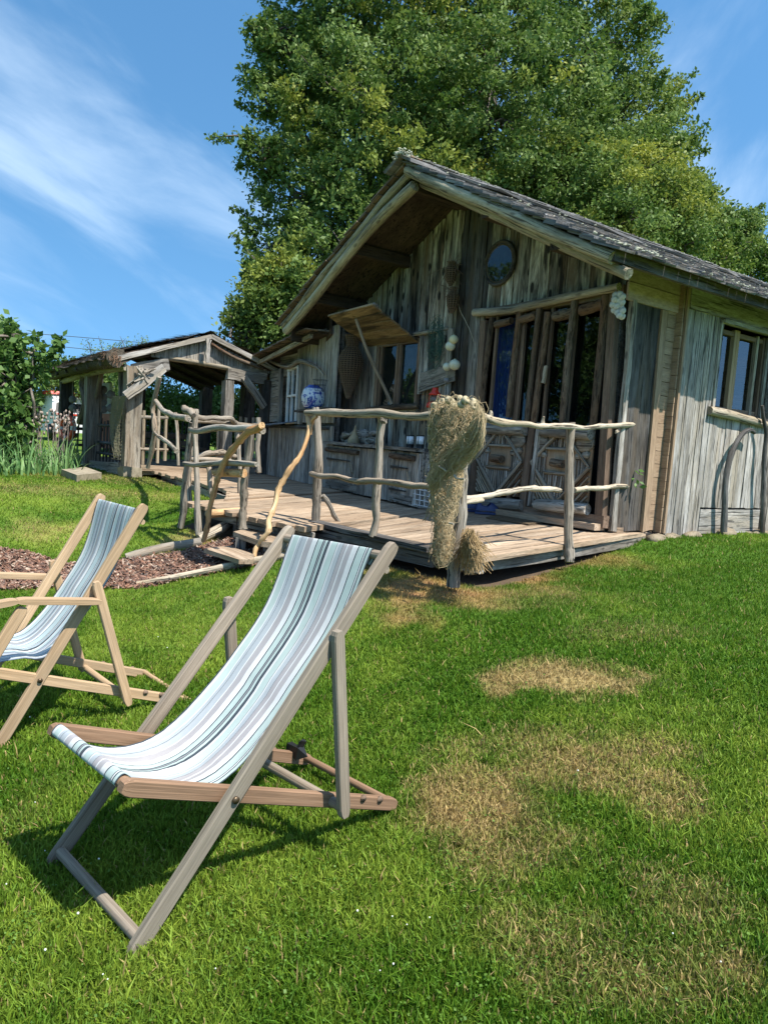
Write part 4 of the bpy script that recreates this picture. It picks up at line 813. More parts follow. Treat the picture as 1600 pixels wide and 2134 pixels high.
build(strands(2600, 0), 'net_strand', M_net, net, kind='stuff'); build(strands(350, 1), 'net_strand', M_netb, net, kind='stuff')
# the diagonal twisted swathe
mb = MB()
for _ in range(200):
    o = random.uniform(-1, 1); o2 = random.uniform(-1, 1); pts = []
    for (px, py, wv) in ((1000, 862, 12), (996, 900, 18), (975, 930, 20), (945, 952, 18), (915, 985, 14), (896, 1012, 10)):
        pts.append(np_(px+o*wv*.7, py+o*wv, YN-.14+.04*o2+random.gauss(0, .012))+V(random.gauss(0, .014), 0, random.gauss(0, .024)))
    mb.log(pts, random.uniform(.0012, .0022), sides=3, sub=2, caps=False, jit=0)
build(mb, 'net_swathe', M_net, net, kind='stuff')
mb = MB()
for _ in range(420):                                   # loose tangled loops hanging proud of the bundle
    k = random.uniform(0, len(prof)-1.01); i = int(k); px, py, r = [lerp(prof[i][j], prof[i+1][j], k-i) for j in range(3)]; c = np_(px+random.uniform(-.9, .9)*r, py, YN-.12-random.uniform(0, .05)); R_ = random.uniform(.02, .06); a0 = random.uniform(0, 6.28)
    mb.log([c+RT*math.cos(a0+q)*R_*random.uniform(.6, 1.2)+V(0, 0, math.sin(a0+q)*R_*random.uniform(.8, 1.6))+FW*random.gauss(0, .01) for q in np.linspace(0, random.uniform(3, 7), 8)], .0016, sides=3, sub=1, caps=False, jit=0)
build(mb, 'net_loop', M_net, net, kind='stuff')
# side fringes
for (cx, cy, sx, sy, n, mat, nm) in ((985, 1150, 26, 48, 420, M_netb, 'net_fringe'), (920, 1120, 15, 55, 230, M_netb, 'net_fringe'), (912, 1050, 16, 40, 150, M_net, 'net_fringe')):
    mb = MB()
    for _ in range(n):
        x0 = cx-8+random.gauss(0, .25)*sx; y0 = cy-sy+random.uniform(0, 25); x1 = cx+random.gauss(0, .7)*sx; y1 = cy+random.uniform(-.3, 1)*sy; yy = YN+random.uniform(-.1, .22)
        pts = [np_(lerp(x0, x1, t)+random.gauss(0, 1.6), lerp(y0, y1, t)+random.gauss(0, 1.6), yy+random.gauss(0, .015)) for t in (0, .25, .5, .75, 1)]
        mb.log(pts, random.uniform(.0014, .003), sides=3, sub=1, caps=False, jit=0)
    build(mb, nm, mat, net, kind='stuff')
for (px, py) in ((905, 846), (913, 856), (921, 838), (935, 834), (944, 846), (958, 832), (970, 834), (985, 838), (988, 846), (940, 838), (962, 842), (925, 852)):
    c = np_(px, py, YN-.12+random.uniform(-.05, .12)); ax = nrm(V(random.gauss(0, 1), random.gauss(0, 1), random.gauss(0, .5)-.2)-0*c)
    build(MB().lathe(c, [(.006, -.006), (.008, -.018), (.024, -.018), (.029, -.008), (.029, .008), (.024, .018), (.008, .018), (.006, .006)], ax, 12, .06), 'cork_float', M_cork, net)
for pts in ([(915, 972), (925, 978), (930, 982)], [(946, 990), (952, 997), (968, 998)], [(936, 1090), (945, 1092)]): build(MB().log([np_(a, b, YN-.2) for a, b in pts], .008, sides=6), 'net_toggle', MW['drift'], net)
# ------------------------------------------------------------------ deck chairs
def chair(q, woodm, seatm, stripes, name_lab, group, arms=False, bag=False, canvas_hue=1.):
    c_, s_ = math.cos(q['yaw']), math.sin(q['yaw'])
    def Wc(u, v, z): return V(q['x']+u*c_-v*s_, q['y']+u*s_+v*c_, z+q['g']+q['su']*u+q['sv']*v)
    dn = V(-s_, c_, 0)
    ch = thing('deck_chair', name_lab, 'deck chair', Wc(.5, 0, 0), group)
    def rail(a, b, w_, t, mat, nm, par=ch, v=0., side=None, **k):
        A = Wc(a[0], v, a[1]); B = Wc(b[0], v, b[1]); d = nrm(B-A); s = np.cross(d, dn)
        mb = MB(); n = 6                                            # bar with rounded ends and eased edges
        vs = []; gs = []; L = np.linalg.norm(B-A); prof = [(-.5, -.35), (-.42, -.5), (.42, -.5), (.5, -.35), (.5, .35), (.42, .5), (-.42, .5), (-.5, .35)]
        st_ = [(0, .55), (.012, .85), (.03, 1)]+[(L*k_/4, 1) for k_ in (1, 2, 3)]+[(L-.03, 1), (L-.012, .85), (L, .55)]
        for (l, f) in st_:
            for (x_, y_) in prof: vs.append(A+d*l+s*x_*w_*f+dn*y_*t); gs.append((l, x_*w_, y_*t))
        m = 8; fs = [tuple(range(m))[::-1], tuple((len(st_)-1)*m+k_ for k_ in range(m))]+[(i*m+k_, i*m+(k_+1) % m, (i+1)*m+(k_+1) % m, (i+1)*m+k_) for i in range(len(st_)-1) for k_ in range(m)]
        mb.add(vs, fs, gs); return build(mb, nm, MW[mat], par, **k)
    def bolt(u, v, z, par, out): 
        build(MB().lathe(Wc(u, v+out*.006, z), [(.011, -.003), (.011, .003), (.006, .004)], dn, 12), 'bolt', plain('bolt_brass', (.10, .07, .04), .4, metal=.6), par)
    xa, za, xb, xf, zf, wa, wb, wp, t = [q[k] for k in ('xa', 'za', 'xb', 'xf', 'zf', 'wa', 'wb', 'wp', 't')]
    tt = .027; e = .035
    da = nrm(V(xa, za)); db = nrm(V(xf-xb, zf-.03))
    for sd_ in (1, -1):
        r = rail((0-da[0]*.0, 0.0), (xa, za), .050, tt, woodm, 'back_rail', v=sd_*wa/2)
        ux = xa*t; bolt(ux, sd_*(wa/2+tt/2), za*t, r, sd_)
        s = rail((xb, .03), (xf, zf), .047, tt, seatm, 'seat_rail', v=sd_*wb/2-sd_*.012)
        # crossing of back and seat rail
        k = (zf-.03)/(xf-xb); uc = (.03-k*xb)/(za/xa-k); bolt(uc, sd_*(wa/2+tt/2), uc*za/xa, r, sd_)
        for nn_ in (.10, .19, .28):
            p = V(xb, .03)+db*nn_; build(MB().lathe(Wc(p[0], sd_*(wb/2-.012+.0145*sd_*sd_), p[1]+.017), [(.013, -.0035), (.013, .0035)], dn, 10), 'notch', MW['frame'], s)
        rail((ux-.01, za*t+.035), (q['xp'], q['zp']-.03), .043, .027, woodm, 'prop_leg', v=sd_*wp/2*.975)
    def dowel(u, z, w_, r, nm, mat=woodm): return build(MB().log([Wc(u, -w_/2, z), Wc(u, 0, z), Wc(u, w_/2, z)], r, sides=12, jit=.01), nm, MW[mat], ch)
    T = (xa*.965, za*.962); dowel(*T, wa, .016, 'top_dowel'); dowel(T[0]+da[1]*.035-da[0]*.03, T[1]-da[0]*.035-da[1]*.03, wa, .013, 'top_dowel')
    dowel(xa*.03, za*.03+.01, wa, .017, 'foot_dowel'); dowel(xf+.02, zf-.005, wb, .019, 'front_dowel', seatm); dowel(xb-.03, .05, wb, .014, 'rear_dowel', seatm)
    dowel(q['xp']-.01, q['zp']+.005, wp, .017, 'prop_dowel')
    # canvas sling
    cp = [(T[0]-.01, T[1]-.035), (T[0]+.014, T[1]+.002), (T[0]-.004, T[1]+.019), (T[0]-.022, T[1]-.006)]
    prof_ = [(.90, .92), (.76, .745), (.62, .585), (.48, .455), (.365, .378), (.27, .352), (.17, .362), (.09, .372), (.03, .42)]
    cp += [(xa*(a/.9)*.99-.0, za*(b/1.0)*1.0) for a, b in prof_[1:7]]+[(lerp(xa*.17/.9, xf, .5)-.0, lerp(za*.36, zf, .42)), (xf+.045, zf-.002), (xf+.018, zf+.020), (xf-.004, zf+.0), (xf+.012, zf-.022)]
    P = []
    n = len(cp)
    for i in range(n-1):
        a, b, c2, d2 = [V(*cp[max(0, min(n-1, j))]) for j in (i-1, i, i+1, i+2)]
        for k in range(5):
            t_ = k/5; P.append(.5*((2*b)+(c2-a)*t_+(2*a-5*b+4*c2-d2)*t_*t_+(3*b-a-3*c2+d2)*t_**3))
    P.append(V(*cp[-1])); m = len(P); cols = 28; vs = []; gs = []
    ch_l = np.concatenate([[0], np.cumsum([np.linalg.norm(P[i+1]-P[i]) for i in range(m-1)])]); Lt = ch_l[-1]
    for i, (u, z) in enumerate(P):
        f = ch_l[i]/Lt; env = math.sin(math.pi*min(1, max(0, (f-.06)/.86)))
        half = lerp(wb/2-.035, wb/2-.045, 0) - .012*env
        for j in range(cols+1):
            vv = -1+2*j/cols; sag = .022*env*(1-vv*vv)*(1 if f > .45 else .6)
            rip = (.0035*math.sin(vv*23+f*9)+.0045*math.sin(vv*9-f*15)+.004*math.sin(vv*3+f*31)*(1-f))*env+.0012*random.gauss(0, 1)*env
            vs.append(Wc(u+rip*.7-sag*.0, -vv*half, z-sag+rip)); gs.append(((vv+1)/2, ch_l[i], 0))
    fs = [(i*(cols+1)+j, i*(cols+1)+j+1, (i+1)*(cols+1)+j+1, (i+1)*(cols+1)+j) for i in range(m-1) for j in range(cols)]
    mm, tr, b, out = newmat('striped_canvas'); a = N(tr, 'ShaderNodeAttribute', attribute_name='gc'); sx = N(tr, 'ShaderNodeSeparateXYZ'); L_(tr, a.outputs['Vector'], sx.inputs[0])
    tot = sum(w_ for w_, _ in stripes); acc = 0; half_ = len(stripes); sts = []
    for w_, col in stripes: sts.append((acc/tot, col)); acc += w_
    k2 = (len(sts)+1)//2; r1 = ramp(tr, sx.outputs[0], sts[:k2], 'CONSTANT'); r2 = ramp(tr, sx.outputs[0], [(max(0, p), c) for p, c in sts[k2:]], 'CONSTANT')
    gt = N(tr, 'ShaderNodeMath', operation='GREATER_THAN', inp={1: sts[k2][0]}); L_(tr, sx.outputs[0], gt.inputs[0]); cc = mix(tr, gt.outputs[0], r1.outputs[0], r2.outputs[0])
    wv = N(tr, 'ShaderNodeTexNoise', inp={'Scale': 9., 'Detail': 6, 'Roughness': .7}); L_(tr, a.outputs['Vector'], wv.inputs['Vector']); wr = ramp(tr, wv.outputs[0], [(.3, (.88, .88, .88)), (.7, (1.06, 1.06, 1.06))]); cc = mix(tr, 1., cc, wr.outputs[0], 'MULTIPLY')
    hb = N(tr, 'ShaderNodeBump', inp={'Strength': .25, 'Distance': .004}); L_(tr, wv.outputs[0], hb.inputs['Height']); L_(tr, hb.outputs[0], b.inputs['Normal']); L_(tr, cc, b.inputs['Base Color']); b.inputs['Roughness'].default_value = .85; b.inputs['Specular IOR Level'].default_value = .2; b.inputs['Sheen Weight'].default_value = .1
    tl = N(tr, 'ShaderNodeBsdfTranslucent'); L_(tr, cc, tl.inputs[0]); ms = N(tr, 'ShaderNodeMixShader', inp={0: .12}); L_(tr, b.outputs[0], ms.inputs[1]); L_(tr, tl.outputs[0], ms.inputs[2]); L_(tr, ms.outputs[0], out.inputs[0])
    build(MB().add(vs, fs, gs, True), 'canvas_seat', mm, ch)
    if arms:
        for sd_ in (1, -1):
            v = sd_*(wp/2+.012); z0 = za*.60; u0 = xa*.60
            rail((u0+.03, z0-.01), (u0-.33, z0+.03), .03, .05, woodm, 'armrest', v=v); rail((u0-.33, z0+.03), (u0-.52, z0+.01), .03, .052, woodm, 'armrest', v=v)
            rail((u0-.30, z0+.0), (u0-.53, .25), .05, .026, woodm, 'arm_support', v=v)
    if bag:
        p = Wc(.93, wb/2-.02, .105); build(MB().bar(p-V(.035, .01, .01), p+V(.035, .01, .0), (0, 0, 1), .045, .035, seg=2, jit=.006).bar(p+V(.02, .0, .0), p+V(.03, .02, .045), (0, 1, 0), .02, .012, jit=.002), 'strap_buckle', M_black, ch)
    return ch
Wt, Bk_, Sg, Lb_, Pu, Gy, Dk = (.62, .63, .62), (.045, .06, .075), (.42, .51, .48), (.38, .415, .435), (.355, .34, .345), (.26, .27, .28), (.05, .065, .08)
str1 = [(.5, Dk), (1.1, Wt), (2.6, Sg), (.35, Wt), (1.2, Lb_), (.25, Bk_), (2.3, Lb_), (.4, Wt), (2.6, Pu), (2.3, Wt), (.4, Bk_), (2.3, Sg), (.35, Bk_), (.5, Gy), (.35, Bk_), (.9, Sg), (1.3, Dk), (1.0, Wt), (2.5, Sg), (.35, Gy), (.35, Wt), (1.8, Lb_), (.25, Bk_), (1.8, Pu), (.4, Wt), (2.2, Pu), (2.2, Wt), (.5, Bk_), (2.8, Sg), (.35, Bk_), (.5, Wt), (.4, Bk_), (1.1, Sg), (.5, Dk)]
q1 = {'x': -2.061, 'y': 0.495, 'g': 0.0, 'su': 0.062, 'sv': -0.032, 'yaw': 1.737, 'wa': 0.564, 'wb': 0.517, 'wp': 0.637, 'zp': 0.158, 'xa': 0.88, 'za': 1.005, 'xb': 1.015, 'xf': -0.026, 'zf': 0.468, 't': 0.725, 'xp': 0.707}
q2 = {'x': -3.71, 'y': 0.387, 'g': -0.069, 'su': 0.006, 'sv': -0.006, 'yaw': 1.7, 'wa': 0.537, 'wb': 0.549, 'wp': 0.63, 'zp': 0.133, 'xa': 0.645, 'za': 1.088, 'xb': 0.946, 'xf': -0.101, 'zf': 0.389, 't': 0.642, 'xp': 0.583}
chair(q1, 'teak', 'teakred', str1, 'nearest deck chair with grey weathered frame and wide pastel striped canvas', 'striped deck chairs on the lawn', bag=True)
T2 = lambda c, f=(.80, .95, 1.12): tuple(a*b for a, b in zip(c, f))
B1, B2, B3 = (.31, .38, .41), (.27, .31, .355), (.38, .47, .48)
str2 = [(.5, Bk_), (1.0, Wt), (2.0, B3), (.3, Bk_), (1.2, B1), (.3, Wt), (.8, B2), (.35, Bk_), (.9, B1), (.3, Wt), (1.1, Gy), (.8, B2), (1.6, Wt), (.4, Bk_), (2.6, B3), (.35, Bk_), (.4, Wt), (.35, Bk_), (.9, B1), (.9, Dk), (.5, Wt), (1.9, B3), (.35, Bk_), (1.5, B2), (.3, Wt), (.7, Gy), (.3, Bk_), (1.2, B1), (1.2, Wt), (.3, Bk_), (1.6, B3), (.35, Bk_), (.4, Wt), (.9, B2), (.5, Bk_)]
chair(q2, 'oak', 'oak', str2, 'left deck chair with light oak frame, armrests and narrow blue striped canvas', 'striped deck chairs on the lawn', arms=True)
# ------------------------------------------------------------------ things on and around the cabin front
CP, CQ = (-7.03, 5.62), (-10.1, 6.04)
cdir = nrm(V(CQ[0]-CP[0], CQ[1]-CP[1])); cin = V(-cdir[1], cdir[0]); cin = cin if cin[1] > 0 else -cin
cpx = lambda a, b, o=0.: atv(a, b, CP, CQ, o)
cb = thing('cupboard', 'long grey board cupboard with plank doors and a worktop under the window', 'cupboard', (-8.5, 5.9, .6))
c0 = V(-7.25, 5.65); c1 = V(-10.3, 6.07)
ztop = 1.33
build(MB().poly([(*(c0+cin*.03), .61), (*(c1+cin*.03), .61), (*(c1+cin*.03), ztop), (*(c0+cin*.03), ztop)], (*cin, 0), .02), 'carcass', MW['dark'], cb)
build(MB().poly([(*c0, .61), (*(c0+cin*.6), .61), (*(c0+cin*.6), ztop), (*c0, ztop)], (-1, 0, 0), .03), 'side_panel', MW['grey'], cb)
boards(cb, c1, c0, .63, lambda u: ztop-.02, .19, MW['grey'], name='front_board', seg=4)
build(MB().bar((*(c0-cin*.04), ztop+.02), (*(c1-cin*.04), ztop+.03), (cin[0], cin[1], 0), .14, .045, seg=12, jit=.006), 'worktop', MW['grey'], cb)
for k in range(3): build(MB().bar((*(c0+cin*(.12+k*.16)), ztop+.022), (*(c1+cin*(.12+k*.16)), ztop+.03), (cin[0], cin[1], 0), .155, .04, seg=6, jit=.003), 'worktop', MW['dark'], cb)
for (xa_, xb_, ya, yb) in ((686, 752, 968, 1040), (820, 868, 985, 1062)):
    A, B = cpx(xa_, ya), cpx(xb_, ya); o = -cin*.03
    dr = build(MB().bar((*(A[:2]+o), .70), (*(B[:2]+o), .70), (0, 0, 1), .09, .03, seg=3, jit=.003), 'cupboard_door', MW['grey'], cb)
    for k in range(3):
        f = (k+.5)/3; p = lerp(A, B, f); build(MB().bar((p[0]+o[0]*.6, p[1]+o[1]*.6, .66), (p[0]+o[0]*.6, p[1]+o[1]*.6, 1.2), (cdir[0], cdir[1], 0), np.linalg.norm(B-A)/3-.006, .02, seg=3, jit=.003), 'board', MW['grey'], dr)
    build(MB().log([(*(A[:2]+o*2), 1.25), (*(B[:2]+o*2), 1.24)], .04, sides=8), 'door_log', MW['bark'], dr)
    for z_ in (.80, 1.10): build(MB().bar((*(A[:2]+o*1.8), z_), (*(lerp(A, B, .75)[:2]+o*1.8), z_), (0, 0, 1), .035, .012, w2=.015), 'strap_hinge', M_black, dr)
    m = lerp(A, B, .8); build(MB().bar((m[0]+o[0]*2, m[1]+o[1]*2, 1.06), (m[0]+o[0]*2-cdir[0]*.05, m[1]+o[1]*2, .93), (cdir[0], cdir[1], 0), .03, .03), 'door_handle', MW['drift'], dr)
mb = MB()
for k in range(4): A, B = cpx(868, 1018+k*11, .0), cpx(905, 1025+k*11, .0); mb.log([A-V(*cin, 0)*.05, B-V(*cin, 0)*.05], .006, sides=5)
for k in range(4): A, B = cpx(872+k*10, 1016+k*2), cpx(871+k*10, 1052+k*2); mb.log([A-V(*cin, 0)*.05, B-V(*cin, 0)*.05], .006, sides=5)
build(mb, 'grille', M_white, label='small white wire grille standing by the cupboard foot', cat='grille', origin=cpx(885, 1052))
# driftwood root
root = MB(); rc0 = cpx(735, 925, -.25); root.log([cpx(680, 930, -.2), cpx(720, 922, -.25), cpx(755, 915, -.25), cpx(785, 918, -.2)], [.05, .09, .1, .04], sides=9)
for k in range(26):
    a = random.uniform(0, 1); p = cpx(lerp(682, 780, a), random.uniform(905, 936), -random.uniform(.1, .4)); d = V(*cdir, 0)*random.uniform(-.35, .35)+V(0, 0, random.uniform(-.02, .16)*(1-a*.3))
    root.log([p-d*.6, p+V(random.gauss(0, .02), random.gauss(0, .02), .02), p+d*.6], [.03, .055, .012], sides=7, sub=2, jit=.2)
root.ball(cpx(755, 912, -.25), .17, (1.5, .7, .75), 14, 9, .13)
for k in range(20): p = cpx(random.uniform(732, 782), random.uniform(892, 935), -.1); root.log([p, p+V(*cdir, 0)*random.uniform(-.12, .12)+V(0, 0, random.uniform(-.05, .05))], .012, sides=5, sub=2)
build(root, 'driftwood_root', MW['grey'], label='gnarled grey driftwood root lying on the worktop left of the lanterns', cat='driftwood', origin=rc0)
gc0 = cpx(735, 934, -.06); gd = MB().lathe(gc0, [(.0, 0), (.05, .01), (.085, .05), (.095, .10), (.08, .16), (.045, .22), (.026, .27), (.018, .33), (.004, .37)], (.12, 0, 1), 18, .02)
build(gd, 'gourd', plain('dry_gourd', (.38, .31, .19), .6, .4, c2=(.24, .18, .10), sc=14), label='tan bottle gourd standing before the driftwood root', cat='gourd', origin=gc0)
for k, (px, py, lab) in enumerate(((853, 941, 'left black and white camping lantern on the worktop'), (874, 942, 'right black and white camping lantern on the worktop'))):
    p = cpx(px, py, -.10); ln = thing('lantern', lab, 'lantern', p, 'lanterns on the worktop')
    build(MB().lathe(p, [(.06, 0), (.063, .01), (.06, .035), (.05, .045), (.055, .085), (.058, .10)], (0, 0, 1), 16), 'base', M_black, ln)
    build(MB().lathe(p+V(0, 0, .105), [(.05, 0), (.05, .10)], (0, 0, 1), 16), 'lamp_shade', plain('opal_plastic', (.78, .8, .84), .35), ln)
    build(MB().lathe(p+V(0, 0, .208), [(.056, 0), (.056, .012)], (0, 0, 1), 16), 'lid', M_black, ln)
    for a in range(4): build(MB().log([p+V(.056*math.cos(a*1.57+.4), .056*math.sin(a*1.57+.4), .1), p+V(.056*math.cos(a*1.57+.4), .056*math.sin(a*1.57+.4), .21)], .004, sides=4), 'guard_wire', M_black, ln)
p = cpx(826, 938, -.06); mb = MB().ball(p+V(0, 0, .03), .035, (1.3, .8, .7), 10, 7).log([p+V(0, 0, .04), p+V(.01, 0, .09), p+V(.02, 0, .12)], [.015, .012, .016], sides=7).log([p+V(.02, 0, .12), p-V(*cdir, 0)*-.06+V(0, 0, .10)], [.012, .004], sides=6)
build(mb, 'bird_ornament', MW['grey'], label='small grey carved bird on the worktop beside the lanterns', cat='ornament', origin=p)
mb = MB().log([cpx(800, 936, -.02), cpx(816, 940, -.03)], .018, sides=7)
build(mb, 'stick', MW['drift'], label='short pale stick lying on the worktop edge', cat='stick', origin=cpx(808, 938))
# wicker fish trap
def woven(ctr, prof, axis, nw, nr, r, name, lab, cat, mat, ax_off=None):
    t_ = thing(name, lab, cat, ctr); ax = nrm(axis); u = nrm(np.cross(ax, (0, 1, 0))); v = np.cross(ax, u); P = [np.array(p) for p in prof]
    def rad(z):
        for i in range(len(P)-1):
            if P[i][1] <= z <= P[i+1][1]: f = (z-P[i][1])/(P[i+1][1]-P[i][1]+1e-9); f = f*f*(3-2*f); return lerp(P[i][0], P[i+1][0], f)
        return P[-1][0]
    z0, z1 = P[0][1], P[-1][1]; mb = MB(); vs = []
    for k in range(nw):
        a = 2*math.pi*k/nw; mb.log([ctr+ax*z+(u*math.cos(a)+v*math.sin(a))*rad(z) for z in np.linspace(z0, z1, 12)], r, sides=4, sub=1, jit=0, caps=False)
    build(mb, 'rib', mat, t_, label='upright ribs')
    mb = MB(); turns = nr; n = 16*turns; pts = []
    for q in range(n+1):
        a = 2*math.pi*q/16; z = lerp(z0, z1, q/n); rr = rad(z)+r*1.3*(1 if q % 2 else -1); pts.append(ctr+ax*z+(u*math.cos(a)+v*math.sin(a))*rr)
    mb.log(pts, r*.95, sides=4, sub=1, jit=.1, caps=False); build(mb, 'weave', mat, t_); 
    inner = MB().lathe(ctr, [(max(.003, rad(z)-.012), z) for z in np.linspace(z0, z1, 12)], ax, 14); build(inner, 'shadow_core', plain('weave_shade', (.05, .035, .025), .95), t_, label='dark core painting the shade inside the weave'); return t_  # dark core paints the shade seen through the ribs
bc = at(725, 830, 'y', 6.15)
woven(bc, [(.03, 0), (.07, .12), (.13, .28), (.195, .50), (.20, .60), (.15, .73), (.085, .80), (.10, .9), (.12, 1.0)], (0.03, 0, 1), 22, 30, .0065, 'fish_trap', 'tall brown wicker fish trap hanging on the wall left of the flap window', 'fish trap', M_wick)
for px, py, h, lab in ((938, 595, .32, 'upper brown wicker cone hanging on the corner post'), (941, 652, .34, 'lower brown wicker cone with twigs hanging on the corner post')):
    p = at(px, py, 'y', YW-.22); tn = woven(p, [(.02, 0), (.07, h*.3), (.085, h*.6), (.04, h*.9), (.05, h)], (0, 0, 1), 12, 12, .006, 'wicker_cone', lab, 'basket', M_wick); tn['group'] = 'wicker cones on the corner post'
    mb = MB()
    for _ in range(16): d = V(random.gauss(0, .09), random.gauss(0, .04)-.03, random.gauss(0, .07)); mb.log([p+V(0, 0, h*.8), p+V(0, 0, h*.8)+d*.6+V(0, 0, .02), p+V(0, 0, h*.8)+d*1.5], .0035, sides=4, sub=2)
    build(mb, 'twig', M_wick, tn)
build(MB().log([at(a, b, 'y', YW-.13) for a, b in ((950, 610), (958, 645), (968, 665), (980, 690), (988, 715))], .006, sides=5), 'vine_twig', MW['drift'], label='thin wavy twig hanging beside the corner post', cat='twig', origin=at(958, 645, 'y', YW-.13))
# green net on a hook
gn = MB(); ctr = at(908, 716, 'y', YW-.2)
for _ in range(90):
    a0 = random.uniform(0, 6.28); rx_, rz_ = random.uniform(.06, .17), random.uniform(.10, .24); pts = []; ph = random.gauss(0, .12); ww_ = random.uniform(2.5, 6)
    for q in range(9): a = a0+q*ww_/9; pts.append(ctr+V(math.cos(a)*rx_, random.gauss(0, .03), math.sin(a)*rz_+ph)+V(random.gauss(0, .01), 0, random.gauss(0, .01)))
    gn.log(pts, .0022, sides=3, sub=1, caps=False, jit=0)
build(gn, 'green_net', M_netg, label='bundle of thin green netting hung on the side shutter', cat='net', origin=ctr)
for px, py, r, c_, lab in ((945, 707, .062, 0, 'yellowish topmost round float on the shutter post'), (938, 721, .068, 1, 'white float just below the yellowish one'), (931, 764, .058, 1, 'smaller white float of the lower pair'), (947, 760, .075, 1, 'largest white float of the lower pair'), (930, 792, .038, 2, 'small grey sinker hanging lowest on the string')):
    p = at(px, py, 'y', YW-.27); m = [plain('yellow_float', (.70, .62, .36), .6, .3, c2=(.6, .58, .44), sc=10), M_float, plain('grey_sinker', (.2, .2, .21), .6)][c_]
    o = thing('net_float', lab, 'float', p, 'net floats on the shutter'); build(MB().ball(p, r, (1, 1, .95), 16, 10, .01), 'float_body', m, o); build(MB().lathe(p+V(0, 0, r*.9), [(.014, 0), (.014, .015)], (0, 0, 1), 8), 'float_cap', M_cork, o)
build(MB().log([at(945, 690, 'y', YW-.22), at(940, 725, 'y', YW-.26), at(932, 760, 'y', YW-.26), at(930, 795, 'y', YW-.26)], .004, sides=4), 'float_string', M_rope, label='thin string carrying the net floats', cat='string', origin=at(940, 725, 'y', YW-.26))
# red lamp
p = at(904, 850, 'y', YW-.35); rlp = thing('red_lantern', 'red enamel storm lantern partly behind the draped net', 'lantern', p)
build(MB().lathe(p, [(.10, 0), (.105, .02), (.10, .06), (.06, .08)], (0, 0, 1), 20), 'fuel_tank', M_red, rlp); build(MB().lathe(p+V(0, 0, .08), [(.05, 0), (.055, .02), (.05, .09)], (0, 0, 1), 16), 'lamp_glass', plain('smoky_glass', (.15, .12, .1), .15), rlp)
build(MB().lathe(p+V(0, 0, .17), [(.08, 0), (.085, .015), (.05, .05), (.04, .08), (.045, .1)], (0, 0, 1), 20), 'hood', M_red, rlp); build(MB().torus(p+V(0, 0, .12), (0, 1, 0), .12, .006, 18, 6), 'handle', M_red, rlp)
# shells
sh_ = thing('shell_string', 'bunch of white shells on a string at the right door post', 'shell string', at(1287, 640, 'y', YW-.25))
for px, py in ((1282, 614), (1291, 613), (1297, 618), (1280, 623), (1288, 626), (1296, 630), (1276, 634), (1285, 637), (1293, 640), (1279, 645), (1297, 647), (1286, 650), (1290, 656), (1296, 659)):
    p = at(px, py, 'y', YW-.25+random.uniform(-.03, .03)); build(MB().ball(p, .042, (1., .4, .85), 10, 7, .05), 'shell', M_shell, sh_)
build(MB().log([at(1289, 603, 'y', YW-.2), at(1288, 660, 'y', YW-.22)], .004, sides=4), 'string', M_rope, sh_)
# vase on the wall shelf
nO3 = V(nO[0], nO[1], 0)
vp = Bp(651, 853, .20); vs_ = thing('porcelain_jar', 'round white porcelain jar with blue painting on the wall shelf by the small window', 'jar', vp)
m, t, b, out = newmat('blue_white_porcelain'); a = N(t, 'ShaderNodeAttribute', attribute_name='gc'); n = N(t, 'ShaderNodeTexNoise', inp={'Scale': 11., 'Detail': 4, 'Roughness': .6, 'Distortion': 1.5}); L_(t, a.outputs['Vector'], n.inputs['Vector'])
r = ramp(t, n.outputs[0], [(.5, (.62, .66, .72)), (.54, (.16, .22, .48)), (.60, (.03, .06, .30))]); sp = N(t, 'ShaderNodeSeparateXYZ'); L_(t, a.outputs['Vector'], sp.inputs[0])
zr = ramp(t, sp.outputs[2], [(.02, (1, 1, 1)), (.03, (0, 0, 0)), (.33, (0, 0, 0)), (.34, (1, 1, 1))], 'CONSTANT'); c = mix(t, zr.outputs[0], r.outputs[0], (.05, .09, .33)); L_(t, c, b.inputs['Base Color']); b.inputs['Roughness'].default_value = .12
build(MB().lathe(vp, [(.12, 0), (.15, .03), (.19, .12), (.20, .20), (.18, .30), (.14, .36), (.10, .38), (.10, .40), (.001, .40)], (0, 0, 1), 28), 'jar_body', m, vs_)
wb = MB()
for k in range(7): a_ = k/7*6.28; wb.log([vp+V(.20, 0, .30)+V(math.cos(a_)*.07, math.sin(a_)*.07, 0), vp+V(.20, 0, .48)+V(math.cos(a_)*.12, math.sin(a_)*.12, 0)], .003, sides=4)
for z_, r_ in ((.30, .07), (.40, .1), (.48, .12)): wb.torus(vp+V(.20, 0, z_), (0, 0, 1), r_, .003, 16, 5)
build(wb, 'wire_basket', M_black, label='thin wire basket standing beside the porcelain jar', cat='basket', origin=vp+V(.2, 0, .3))
a, b = Bp(630, 856, .18), Bp(692, 848, .18); build(MB().bar(a+V(0, 0, -.02), b+V(0, 0, -.02), nO3, .34, .03, seg=3, jit=.002), 'wall_shelf', MW['dark'], cabin)
